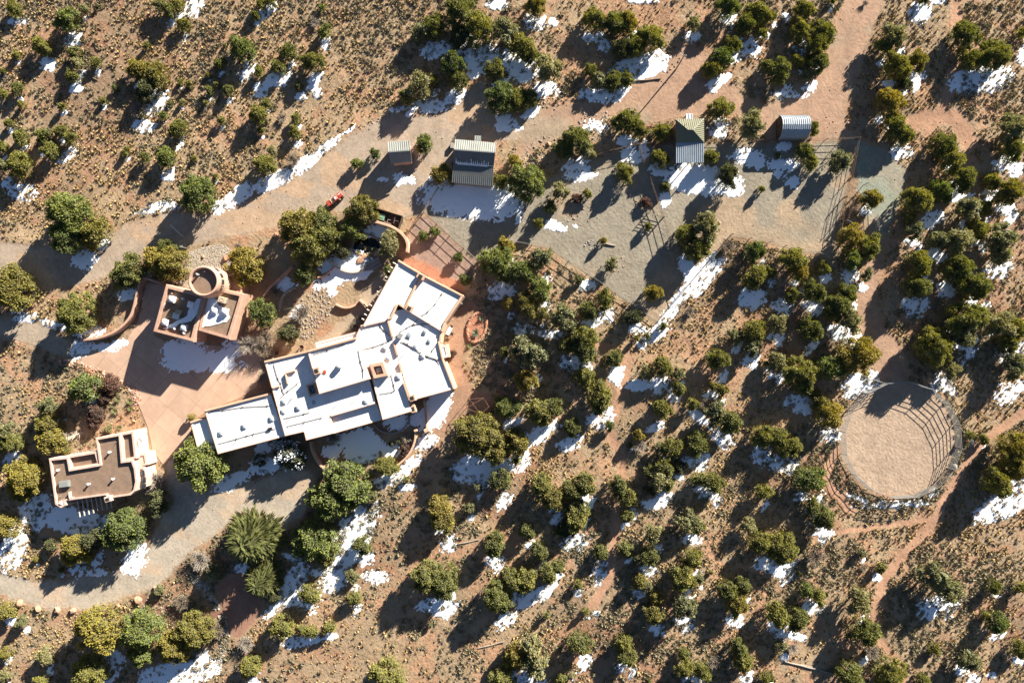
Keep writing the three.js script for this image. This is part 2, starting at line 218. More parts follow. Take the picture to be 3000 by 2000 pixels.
// ------------------------------------------------------------------ trees and shrubs: where they stand, [x, y, radius, look] per photo tile
// looks: 0 olive, 1 yellow olive, 2 green, 3 grey green, 4 dark, 5 bare grey twigs, 6 red brown, 7 needle pine
const plants = [
  [0, 0, [[128, 60, 62], [138, 115, 55], [615, 180, 105, 2], [385, 425, 85], [150, 505, 40], [690, 485, 58], [720, 590, 60, 3], [670, 700, 62], [885, 575, 52], [165, 815, 60], [30, 860, 45], [200, 955, 36], [25, 655, 30], [575, 980, 38], [945, 925, 34], [1060, 808, 32, 2], [1340, 415, 38], [895, 65, 24, 4], [770, 90, 48, 3], [1480, 40, 70, 3], [1560, 95, 62], [1625, 35, 62], [1680, 225, 65], [2225, 440, 115, 2], [2060, 415, 20], [2015, 585, 52], [1910, 690, 30, 1], [1650, 745, 32], [1730, 770, 35], [1920, 825, 42], [1985, 775, 28], [2095, 825, 52], [1885, 940, 30], [1665, 940, 28], [1550, 945, 30], [1490, 1055, 40, 2], [1260, 625, 95, 1], [1430, 680, 110, 1], [1340, 820, 105, 4], [1265, 715, 48, 5], [1270, 1000, 82, 5], [1300, 1050, 40, 4], [1630, 1175, 85], [1520, 1440, 90, 2], [1155, 1385, 42], [1335, 1445, 48], [1780, 1450, 30], [2025, 1105, 40], [195, 1265, 70], [85, 1130, 40], [25, 1350, 55], [400, 1245, 75], [555, 1195, 60], [645, 1270, 62], [465, 1380, 75], [180, 1525, 112], [40, 1530, 60, 3], [2345, 140, 42]]],
  [1, 0, [[600, 68, 38, 2], [630, 275, 62, 2], [290, 480, 75], [205, 605, 75], [515, 560, 100], [385, 790, 45, 4], [25, 655, 50], [365, 1090, 48], [360, 1220, 60], [15, 1050, 88], [85, 950, 50], [85, 1510, 95], [150, 1390, 50, 3], [45, 1200, 35], [8, 150, 35], [40, 20, 52], [130, 10, 52], [540, 210, 50, 5], [240, 1080, 55, 5], [350, 1470, 75, 5], [1530, 290, 100, 3], [1640, 240, 110], [1880, 110, 150], [2040, 250, 150], [1880, 330, 100, 4], [2290, 290, 120, 3], [1820, 590, 110, 2], [1840, 720, 100], [1500, 780, 125, 3], [1390, 890, 78], [1625, 735, 62], [2240, 900, 140, 2], [2200, 640, 92], [1540, 1320, 85, 2], [1095, 1410, 52, 2], [925, 1505, 55, 2]]],
  [2, 0, [[215, 60, 92, 1], [95, 420, 120], [190, 520, 85], [330, 640, 128, 3], [40, 920, 110], [150, 900, 88], [750, 160, 105], [930, 210, 120], [1075, 200, 88, 1], [1280, 340, 118], [1150, 400, 115], [1010, 430, 95, 4], [720, 640, 60], [800, 735, 80, 3], [930, 740, 88], [1050, 720, 68], [1660, 220, 70, 3], [1980, 60, 105, 2], [2150, 220, 100], [2270, 120, 112], [2300, 300, 60], [2020, 400, 82], [1930, 530, 105, 2], [1840, 630, 90], [1040, 1110, 120], [1170, 1190, 80], [1375, 1210, 85], [600, 1280, 125], [480, 1370, 90, 2], [690, 1390, 82, 3], [1915, 1005, 112], [2200, 1160, 125, 3], [1360, 1460, 88], [1830, 1440, 78], [1010, 1545, 60], [20, 1480, 62, 1], [2340, 590, 50]]],
  [3, 0, [[35, 150, 52], [340, 80, 92], [290, 270, 100], [500, 300, 125], [440, 410, 100], [110, 650, 112], [460, 570, 100], [285, 560, 62], [370, 690, 68, 3], [1160, 330, 112, 3], [1060, 430, 78, 2], [1190, 600, 120], [1380, 560, 92, 1], [1250, 770, 70, 4], [1115, 930, 125, 1], [1180, 1160, 112], [1240, 1240, 98], [1810, 320, 128], [1850, 540, 100], [2080, 500, 140], [1620, 1330, 110], [1700, 1480, 110], [2230, 1200, 130, 3], [2230, 1370, 108], [410, 1180, 68], [340, 1390, 88], [660, 1480, 110, 3], [400, 1510, 68], [95, 1430, 30], [2335, 300, 52], [600, 8, 32], [1430, 0, 42], [895, 30, 32, 5]]],
  [0, 1, [[640, 390, 190, 2], [610, 610, 150, 2], [880, 560, 130, 1], [820, 650, 82, 1], [1810, 210, 165, 2], [130, 1080, 180, 1], [690, 1310, 178], [1170, 930, 148], [1440, 830, 130, 1], [1580, 850, 150, 1], [1540, 730, 95], [2255, 880, 170, 1], [1975, 45, 30], [2190, 700, 50, 5]]],
  [1, 1, [[400, 520, 180, 1], [600, 475, 138], [500, 690, 180], [660, 620, 130], [960, 370, 140, 1], [1080, 410, 62, 1], [885, 545, 105, 2], [1230, 625, 88, 3], [1220, 710, 92, 3], [780, 730, 88, 4], [445, 935, 105, 2], [55, 1310, 125, 2], [1535, 598, 55, 2], [1640, 560, 50, 2], [1860, 795, 50, 2], [1920, 1000, 55, 2], [1215, 915, 52, 2], [2210, 830, 148, 2], [2300, 700, 85, 1], [2300, 960, 90, 2], [420, 1300, 105, 5], [300, 1500, 90, 4], [900, 1430, 60, 5], [90, 1530, 95, 5], [180, 1110, 50, 5], [2315, 1220, 62, 1], [1720, 40, 100, 1], [2250, 90, 78], [960, 1360, 45, 5]]],
  [2, 1, [[120, 100, 165, 2], [440, 190, 85, 3], [350, 335, 60], [240, 475, 55], [690, 210, 45], [600, 250, 50, 6], [1040, 30, 80], [1400, 145, 45], [1230, 290, 55, 6], [1250, 510, 40], [1770, 510, 130, 3], [1600, 590, 105], [1680, 720, 118], [1800, 640, 70], [1980, 50, 100, 4], [2290, 170, 35], [2230, 740, 90, 2], [2230, 970, 110], [270, 800, 110, 3], [90, 930, 118, 2], [250, 1080, 110, 2], [140, 1230, 110, 1], [270, 1310, 62, 1], [470, 1340, 128, 3], [700, 1280, 90], [850, 1180, 90], [1110, 1350, 82, 4], [1300, 1120, 82, 1], [660, 1530, 120], [2230, 1470, 108], [2050, 1510, 72, 3], [615, 1005, 45], [910, 870, 68, 3], [840, 640, 38, 1], [1390, 1430, 40], [1245, 1520, 30], [1145, 1535, 30], [1980, 690, 80, 5], [1640, 1290, 50, 5]]],
  [3, 1, [[950, 260, 92, 1], [1370, 270, 130], [1580, 190, 110, 2], [1790, 80, 110], [2060, 90, 80], [2200, 200, 125, 1], [1340, 550, 85, 3], [1300, 440, 52], [1850, 360, 112, 3], [1985, 340, 70], [1940, 540, 90], [1560, 640, 92, 3], [1740, 640, 120, 3], [2120, 620, 130, 3], [2110, 770, 110, 3], [760, 610, 112, 1], [930, 700, 118], [780, 820, 92, 2], [910, 950, 60, 3], [1390, 860, 112], [1370, 1070, 112], [1750, 900, 130], [1890, 1070, 130], [230, 810, 112], [290, 920, 90, 1], [510, 890, 65], [20, 930, 62], [420, 1100, 102], [220, 1150, 70], [120, 1130, 50, 5], [640, 1230, 112], [730, 1120, 90], [740, 1370, 110, 3], [600, 1310, 80], [90, 1410, 90, 3], [390, 1440, 112], [1820, 1350, 165], [1780, 1480, 130, 3], [1560, 1520, 82, 1], [2120, 1420, 130, 3], [2290, 1450, 100]]],
  [0, 2, [[780, 435, 135, 2], [460, 590, 90, 3], [440, 760, 112, 1], [460, 900, 128, 1], [570, 960, 82, 1], [60, 840, 95, 3], [120, 930, 88], [15, 980, 60, 3], [220, 1250, 170, 1], [180, 1340, 120, 1], [1845, 1140, 222, 2], [1010, 390, 88, 6], [950, 520, 62, 6], [880, 660, 88, 6], [850, 740, 68, 6], [1440, 1270, 100, 5], [1390, 1350, 70, 5], [1460, 1480, 108, 4], [1760, 700, 40, 1], [1000, 800, 40, 3], [2290, 30, 110, 5]]],
  [1, 2, [[820, 1300, 200, 2], [700, 1440, 210, 2], [920, 1400, 120, 2], [330, 1050, 130, 4], [240, 960, 90, 4], [30, 1090, 60, 4], [1200, 1150, 100], [1115, 1140, 40, 3], [1390, 880, 55, 5], [1370, 1000, 55, 6], [2020, 860, 205, 1], [2200, 1020, 108, 1], [2300, 980, 80], [2280, 600, 100, 2], [2250, 1270, 102], [2040, 1340, 45, 3], [1680, 1520, 110, 1], [1950, 1530, 52, 3], [2280, 95, 45, 2], [1240, 945, 28, 4], [1310, 915, 26, 4], [1380, 1265, 32], [1075, 1420, 50, 3], [60, 340, 72, 5], [60, 60, 100, 5], [1800, 110, 40, 6], [700, 880, 90, 5]]],
  [2, 2, [[150, 110, 150, 3], [80, 40, 90, 3], [130, 360, 102, 1], [500, 30, 72], [650, 50, 125], [690, 120, 72], [670, 320, 95], [940, 150, 85], [1230, 280, 65, 3], [1380, 230, 95], [1520, 290, 70, 3], [1520, 430, 70], [1890, 160, 105], [1840, 410, 50, 1], [1930, 450, 60, 1], [1660, 580, 65], [1770, 570, 62, 5], [1870, 640, 100, 3], [2000, 740, 110], [1380, 620, 90], [810, 500, 125], [790, 590, 80], [25, 600, 72, 2], [230, 640, 112], [370, 610, 95], [270, 710, 80], [560, 790, 85], [900, 775, 50, 2], [1160, 860, 60, 1], [1180, 960, 70, 5], [1080, 955, 30, 2], [1480, 980, 92], [1365, 980, 58, 3], [1700, 940, 115], [1530, 1150, 72, 4], [1400, 1150, 95], [1350, 1260, 110, 3], [1270, 1190, 65], [1430, 1310, 62], [1290, 1360, 70, 4], [2300, 870, 105], [50, 940, 110, 1], [15, 840, 60], [40, 1095, 38, 2], [270, 1310, 100], [370, 1440, 112, 1], [660, 1320, 108], [550, 1370, 100], [980, 1330, 90], [1070, 1440, 90], [1720, 1270, 70], [1850, 1300, 100], [2310, 1380, 75], [2190, 50, 92, 3], [540, 1530, 68, 3], [640, 1540, 82], [2335, 200, 32]]],
  [3, 2, [[80, 180, 92, 3], [300, 280, 145], [330, 390, 100], [590, 240, 130, 2], [830, 120, 170, 1], [480, 560, 80, 1], [560, 660, 130, 1], [430, 480, 60, 1], [1540, 60, 160], [1660, 250, 92, 3], [2260, 230, 118, 3], [2210, 20, 92], [2190, 200, 70, 5], [70, 870, 92], [180, 950, 112], [380, 1270, 130, 2], [400, 1500, 70], [480, 1520, 50, 5], [2250, 1000, 145, 1], [2100, 1290, 130], [2270, 1160, 110, 1], [1860, 860, 40], [1980, 900, 48]]],
  [0, 3, [[50, 130, 105, 1], [1140, 150, 188, 2], [700, 320, 118, 1], [770, 400, 82, 1], [630, 420, 72, 1], [850, 260, 105, 4], [460, 300, 58, 4], [2290, 260, 220, 7], [920, 1080, 205, 1], [1300, 1080, 178, 2], [1290, 1310, 108, 2], [1770, 1090, 170, 1], [1600, 1230, 145, 1], [60, 910, 78, 1], [50, 1290, 55, 1], [200, 1000, 58, 3], [820, 1480, 150], [430, 1320, 80, 3], [380, 1550, 60], [40, 1500, 60, 3], [1850, 430, 105, 5], [1970, 560, 80, 3], [1670, 820, 88, 5], [1990, 1080, 90, 5], [2270, 1200, 82, 5], [2300, 1420, 100], [1460, 710, 48, 3], [330, 430, 30, 1], [560, 530, 30]]],
  [1, 3, [[40, 640, 160, 7], [530, 260, 200, 2], [640, 400, 92, 1], [980, 300, 85], [890, 590, 65, 3], [500, 750, 92], [900, 795, 72], [240, 1040, 105], [430, 1075, 50], [520, 1090, 62], [680, 1050, 60], [1720, 90, 112, 1], [1560, 600, 140], [1720, 640, 150], [2190, 290, 110], [2220, 790, 140], [2335, 600, 82], [1220, 1510, 150], [2335, 1360, 82, 1], [2250, 1530, 105], [1600, 1040, 28, 3], [10, 1400, 40], [170, 780, 60, 4]]],
  [2, 3, [[590, 70, 118], [500, 150, 82, 4], [410, 180, 40], [135, 165, 75], [1060, 30, 70], [250, 350, 85], [1290, 200, 90, 3], [1040, 330, 70], [1250, 400, 90], [1170, 400, 58, 3], [820, 370, 68], [330, 560, 92], [420, 490, 62], [130, 620, 110], [20, 650, 90], [1620, 80, 108, 3], [1690, 130, 78], [1660, 420, 90], [1560, 600, 110], [1650, 640, 58], [1720, 610, 48, 3], [1825, 550, 25, 1], [1170, 640, 70, 1], [1250, 690, 48, 3], [1330, 790, 70, 1], [1310, 940, 95, 1], [1590, 860, 115, 3], [1980, 720, 95], [2120, 670, 80], [2070, 860, 98, 1], [2170, 120, 80, 3], [2290, 280, 105], [610, 660, 48], [680, 910, 35], [320, 945, 35], [620, 1210, 108], [1030, 1200, 85], [1060, 1330, 90], [50, 1320, 110, 1], [180, 1220, 108, 3], [220, 1400, 118, 3], [1580, 1300, 55], [1590, 1430, 90], [1750, 1460, 85], [1860, 1380, 70, 5], [2090, 1260, 88], [2130, 1380, 90], [2330, 1520, 50], [1260, 1550, 30], [450, 1540, 58], [550, 1490, 30, 3]]],
  [3, 3, [[490, 40, 110], [140, 320, 140], [350, 720, 65, 2], [460, 770, 70], [90, 940, 110], [270, 980, 105], [820, 800, 118, 3], [890, 1090, 132], [950, 1280, 80, 5], [1530, 600, 135, 3], [1650, 700, 120, 3], [1040, 515, 50], [860, 370, 40, 3], [2110, 1020, 95, 2], [2010, 950, 40], [2080, 680, 65], [2320, 690, 55], [1850, 1360, 100, 3], [1540, 1260, 55], [2320, 1260, 80], [750, 1490, 120], [1130, 1490, 140], [290, 560, 22], [430, 400, 100, 5], [120, 1230, 60, 3], [10, 1510, 50], [230, 1250, 60, 5], [1430, 1540, 60], [880, 510, 40, 5]]],
];
const spots = [];
{ const R = rng(77); for (const [c, r, list] of plants) for (const [x, y, rad, look = 0] of list) { const [px, py] = tile(c, r)(x, y), rm = rad / 60 * (look === 5 ? 1 : 1.14); let k = 0.66 + R() * 0.20 + 0.22 * Math.max(0, 1 - rm / 1.2); if (c >= 2 && r >= 1) k += 0.1; if (look === 5 || look === 6) k = 0.55; const h = Math.max(0.5, 2 * rm * k); const [wx, wz] = at(px, py, h * 0.5); spots.push({ px, py, x: wx, z: wz, r: rm, h, look }); } }

// ------------------------------------------------------------------ snow lying in the shade: [x, y, rx, ry, tilt] per tile
const drifts = [
  [0, 0, [[1780, 70, 85, 85], [1640, 170, 140, 45, -38], [1430, 940, 100, 110], [1320, 1160, 105, 60], [630, 1420, 120, 45, -40], [450, 590, 75, 60], [710, 790, 50, 60], [170, 190, 95, 45], [680, 370, 80, 60, -40]]],
  [1, 0, [[90, 100, 130, 50, -40], [200, 720, 130, 70, -30], [40, 820, 80, 70], [540, 740, 90, 40, -45], [400, 880, 60, 40], [560, 850, 50, 40], [1650, 460, 125, 70, -10], [2040, 540, 155, 110], [2010, 660, 75, 65], [1580, 970, 210, 60], [1790, 900, 125, 48, -50], [1300, 1000, 80, 30], [2200, 40, 105, 50], [620, 1370, 260, 36, -37], [450, 1500, 150, 60, -37], [650, 400, 50, 60], [2300, 580, 60, 60], [2250, 760, 80, 40], [2280, 1090, 95, 45], [2280, 1160, 80, 50], [860, 1190, 80, 20, -40]]],
  [2, 0, [[60, 620, 110, 125], [130, 700, 80, 60], [300, 820, 115, 75], [220, 220, 95, 60], [160, 180, 50, 50], [370, 205, 45, 35], [1170, 620, 200, 85, -15], [1330, 520, 80, 80], [820, 880, 205, 65, 5], [1000, 840, 90, 45, -30], [700, 340, 50, 40], [850, 420, 60, 50, -40], [1640, 330, 62, 50], [2000, 160, 95, 50], [2180, 440, 125, 85], [2050, 530, 60, 60], [1900, 740, 115, 52, -25], [1850, 820, 50, 40], [160, 1040, 105, 42, -30], [50, 1170, 55, 42], [760, 1160, 105, 60], [1900, 1170, 90, 90], [1040, 1290, 70, 50], [1100, 1420, 95, 82], [1340, 1540, 90, 50], [600, 1540, 125, 42], [2160, 1440, 155, 75], [2250, 1480, 85, 70], [1200, 1390, 60, 60], [1200, 10, 150, 22]]],
  [3, 0, [[1400, 120, 95, 105, 40], [1560, 10, 70, 28], [1960, 730, 215, 85, -10], [2080, 780, 110, 60, -30], [1350, 760, 58, 82], [1120, 770, 60, 40], [1040, 580, 38, 38], [1190, 1390, 70, 68], [380, 820, 105, 52, -40], [170, 860, 120, 40], [160, 160, 42, 42], [270, 450, 50, 36], [150, 1350, 90, 42], [130, 1510, 130, 72], [2160, 1510, 95, 65], [1030, 1090, 32, 42], [2330, 520, 42, 82], [580, 70, 22, 32]]],
  [0, 1, [[200, 200, 140, 75], [60, 120, 50, 42], [1440, 340, 195, 45, -15], [1560, 320, 80, 42], [2180, 230, 185, 72, -35], [2000, 330, 62, 72], [780, 820, 115, 85, -30], [940, 690, 62, 36, -40], [1190, 1130, 125, 62], [1320, 950, 60, 36], [560, 1440, 285, 42, 20], [860, 1480, 95, 65], [240, 1350, 115, 52], [170, 1250, 52, 82, 40], [1540, 60, 72, 42]]],
  [1, 1, [[180, 90, 190, 66, -25], [1340, 80, 105, 65], [1170, 80, 80, 22], [1620, 70, 32, 24], [1990, 270, 340, 135, 3], [2200, 380, 120, 60], [860, 870, 145, 105], [660, 880, 85, 75], [700, 1010, 165, 65, -20], [280, 1040, 85, 62], [690, 1090, 52, 62], [380, 1290, 95, 42, -40], [2230, 1110, 95, 95], [1080, 560, 115, 62], [1160, 570, 42, 62], [960, 960, 65, 42]]],
  [2, 1, [[620, 40, 140, 60], [1750, 90, 260, 100, 5], [2000, 180, 125, 55], [380, 500, 85, 52], [450, 530, 60, 32], [580, 505, 24, 27], [1400, 270, 52, 75], [1370, 10, 85, 42], [1620, 900, 82, 115, -25], [1750, 970, 205, 72, -48], [1560, 1150, 205, 62, -48], [1430, 1330, 125, 52, -48], [1330, 1500, 165, 62, -40], [70, 400, 27, 105, 15], [100, 1460, 105, 52], [360, 1500, 115, 42], [740, 1390, 95, 52], [860, 1330, 62, 42], [2220, 1170, 115, 95], [700, 1050, 82, 50], [1150, 1450, 85, 52]]],
  [3, 1, [[230, 110, 75, 65], [110, 30, 55, 45], [900, 370, 52, 50], [1500, 450, 120, 72, -30], [1725, 230, 65, 75], [2180, 350, 82, 65], [2010, 240, 42, 72], [1790, 510, 38, 48], [1320, 660, 60, 45], [1530, 770, 65, 62], [1890, 640, 48, 58], [2130, 900, 130, 68, -25], [1640, 1090, 82, 75], [1320, 1250, 80, 85], [750, 960, 80, 85], [870, 1070, 48, 45], [380, 1230, 75, 60], [130, 1250, 95, 75], [520, 980, 55, 40], [260, 1030, 52, 42], [660, 1480, 115, 75], [1880, 1210, 55, 45], [70, 1530, 65, 35], [1700, 1520, 85, 52], [2070, 1490, 52, 32]]],
  [0, 2, [[1690, 130, 175, 115], [1950, 190, 215, 75], [2130, 120, 115, 115], [950, 50, 180, 50, 5], [1110, 25, 80, 45], [100, 1070, 95, 52, -30], [830, 550, 52, 52, -40], [370, 1480, 115, 85], [2120, 1290, 160, 75, -20]]],
  [1, 2, [[1650, 640, 85, 165, 35], [1560, 930, 115, 62, -35], [980, 960, 145, 115], [700, 1010, 95, 72], [1230, 1010, 115, 62], [1650, 510, 72, 62], [100, 1140, 155, 75, -10], [60, 980, 72, 62], [1250, 1270, 165, 72, -25], [1420, 1130, 125, 52, -40], [1390, 1340, 82, 42], [2020, 1180, 170, 95], [2300, 1130, 62, 62], [1280, 740, 115, 82], [740, 890, 115, 52], [2280, 1470, 60, 95, 40], [1480, 720, 70, 60]]],
  [2, 2, [[540, 190, 95, 75], [950, 320, 65, 92, -20], [1360, 400, 115, 95], [1490, 520, 52, 42], [1180, 400, 125, 52], [760, 720, 85, 65], [240, 850, 145, 75, -35], [80, 1020, 72, 52, -30], [500, 950, 82, 62], [1310, 790, 95, 38, -20], [1730, 700, 125, 42, 40], [1940, 890, 105, 82, 45], [1700, 1090, 125, 65, -20], [1530, 1250, 52, 42], [1800, 1390, 125, 48, 20], [2210, 150, 95, 52, -30], [2280, 1060, 82, 95, -40], [650, 1430, 95, 38, -40], [370, 1540, 62, 32], [1370, 1390, 62, 42], [1830, 490, 72, 42], [1310, 1500, 105, 42]]],
  [3, 2, [[800, 410, 90, 125, 40], [300, 580, 135, 85, 25], [540, 860, 75, 48, -30], [90, 1120, 115, 75, 20], [1640, 390, 115, 72, 50], [2180, 480, 90, 115, 40], [30, 310, 42, 38], [1150, 1500, 340, 36, -3], [820, 1440, 95, 32, 20], [1540, 1390, 75, 32, -40], [2180, 1490, 235, 85, -25], [400, 60, 82, 42, -40], [1790, 40, 72, 42], [310, 1430, 72, 42]]],
  [0, 3, [[110, 330, 85, 165, 20], [1240, 380, 85, 125, 40], [860, 550, 165, 40], [700, 90, 225, 95, 10], [330, 80, 82, 95], [1060, 1330, 70, 110, -40], [1650, 1480, 255, 85, -10], [1840, 1400, 120, 62, -45], [2230, 520, 82, 42], [90, 1000, 52, 52], [240, 1080, 32, 32]]],
  [1, 3, [[850, 370, 85, 330, 33], [700, 640, 125, 85], [1010, 430, 82, 62, -30], [330, 680, 85, 165, 30], [150, 900, 125, 45, -40], [350, 430, 115, 42, 15], [560, 560, 95, 42], [450, 850, 105, 42, 20], [930, 900, 40, 62, 30], [440, 1180, 175, 62, -10], [690, 1140, 52, 42], [1660, 860, 165, 82], [1790, 780, 42, 62], [1760, 290, 65, 75], [2170, 450, 55, 55], [2280, 1000, 110, 62, -40], [1100, 600, 115, 60]]],
  [2, 3, [[540, 270, 115, 62, -30], [200, 790, 175, 62, -30], [380, 660, 48, 115, 30], [800, 560, 60, 115, 20], [1040, 120, 38, 48], [1640, 250, 72, 52], [1240, 540, 62, 42], [1160, 740, 52, 52], [1570, 1000, 75, 48], [2050, 1010, 75, 65], [1010, 1430, 65, 42, -30], [670, 1340, 62, 36], [2300, 470, 75, 65], [760, 930, 52, 22], [610, 740, 42, 42], [1330, 1070, 62, 42], [1640, 720, 42, 32], [130, 1520, 82, 62], [1700, 1550, 115, 42]]],
  [3, 3, [[90, 520, 115, 85], [500, 180, 95, 48], [390, 880, 72, 62], [60, 1060, 62, 52], [230, 1140, 115, 42, 15], [1480, 890, 125, 95], [1650, 870, 155, 36, -30], [1000, 600, 42, 38], [2100, 770, 48, 22], [2120, 1140, 85, 28, -20], [880, 1370, 52, 28, -40], [1780, 1460, 62, 52], [2310, 1360, 52, 42], [160, 1330, 52, 38], [2050, 1500, 52, 32]]],
];
const SC = 0.12, SNX = Math.round(2 * 80 / SC), SNZ = Math.round(2 * 54 / SC), sf = new Float32Array(SNX * SNZ).fill(-1);
function drift(x, z, rx, rz, ang, top = 1) { const R = Math.max(rx, rz) * 1.45, ca = Math.cos(ang), sa = Math.sin(ang);
  for (let j = Math.max(0, Math.floor((z - R + 54) / SC)); j < Math.min(SNZ, (z + R + 54) / SC); j++) for (let i = Math.max(0, Math.floor((x - R + 80) / SC)); i < Math.min(SNX, (x + R + 80) / SC); i++) {
    const dx = -80 + i * SC - x, dz = -54 + j * SC - z, u = (dx * ca + dz * sa) / rx, v = (-dx * sa + dz * ca) / rz, e = top - (u * u + v * v); const k = j * SNX + i; if (e > sf[k]) sf[k] = e; } }
for (const [c, r, list] of drifts) for (const [x, y, rx, ry, ang = 0] of list) { const [wx, wz] = at(...tile(c, r)(x, y)); drift(wx, wz, rx / 60 * 1.05, ry / 60 * 1.05, ang * Math.PI / 180, rx * ry > 14000 ? 1.85 : rx / ry > 3.5 || ry / rx > 3.5 ? 0.8 : 1); }
{ const R = rng(31); for (const s of spots) { if (s.look > 4 || s.r < 0.5 || R() < 0.25 || lookup(yard, s.x, s.z) > 0.5) continue; const [gx, gz] = at(s.px + s.r * S * 0.32, s.py + s.r * S * 1.5); if (lookup(cover, gx, gz) > 0.5) continue; drift(gx, gz, s.r * (0.38 + 0.25 * R()), s.r * (0.6 + 0.4 * R()), 0.62, 0.6); } }
const snowAt = (x, z) => { const i = Math.round((x + 80) / SC), j = Math.round((z + 54) / SC); return i < 0 || j < 0 || i >= SNX || j >= SNZ ? -1 : sf[j * SNX + i]; };
{
  for (let j = 0; j < SNZ; j++) for (let i = 0; i < SNX; i++) { const k = j * SNX + i; if (sf[k] < -0.6) continue; const x = -80 + i * SC, z = -54 + j * SC; const n = fbm(x * 0.8, z * 0.8, 2) - 0.5, n2 = fbm(x * 2.6 + 3, z * 2.6, 2) - 0.5; const n3 = noise(x * 5.2 + 9, z * 5.2) - 0.5, n4 = noise((x * 0.768 + z * 0.64) * 4.6, (z * 0.768 - x * 0.64) * 1.0) - 0.5, n5 = noise((x * 0.768 + z * 0.64) * 1.6 + 5, (z * 0.768 - x * 0.64) * 0.5) - 0.5; sf[k] += n * 0.7 + n2 * 1.15 + n3 * 0.95 + n4 * 0.95 + n5 * 0.7 - 0.16; }
  const id = new Int32Array(SNX * SNZ).fill(-1), pos = [], idx = [];
  const vert = (i, j) => { const k = j * SNX + i; if (id[k] < 0) { id[k] = pos.length / 3; const x = -80 + i * SC, z = -54 + j * SC, v = sf[k]; pos.push(x, gh(x, z) + 0.024 + Math.max(-0.06, Math.min(0.06, v * 0.16)) + (v > 0 ? (fbm(x * 1.4, z * 1.4, 2) - 0.5) * 0.05 * Math.min(1, v * 3) : 0), z); } return id[k]; };
  for (let j = 0; j + 1 < SNZ; j++) for (let i = 0; i + 1 < SNX; i++) { const k = j * SNX + i; if (sf[k] <= 0 && sf[k + 1] <= 0 && sf[k + SNX] <= 0 && sf[k + SNX + 1] <= 0) continue; const a = vert(i, j), b = vert(i + 1, j), c = vert(i, j + 1), d = vert(i + 1, j + 1); idx.push(a, c, b, b, c, d); }
  const g = new THREE.BufferGeometry(); g.setAttribute('position', new THREE.Float32BufferAttribute(pos, 3)); const uv = []; for (let i = 0; i < pos.length; i += 3) uv.push(pos[i], pos[i + 2]); g.setAttribute('uv', new THREE.Float32BufferAttribute(uv, 2)); g.setIndex(idx); g.computeVertexNormals();
  solo('snow', g, M.snow, 'thin leftover snow lying in the shade of trees and walls', 'snow', null, 'stuff');
}
const twigMats = [[0.27, 0.225, 0.175], [0.22, 0.175, 0.13], [0.31, 0.27, 0.225]].map(([r, g, b]) => mat(r, g, b, 1));

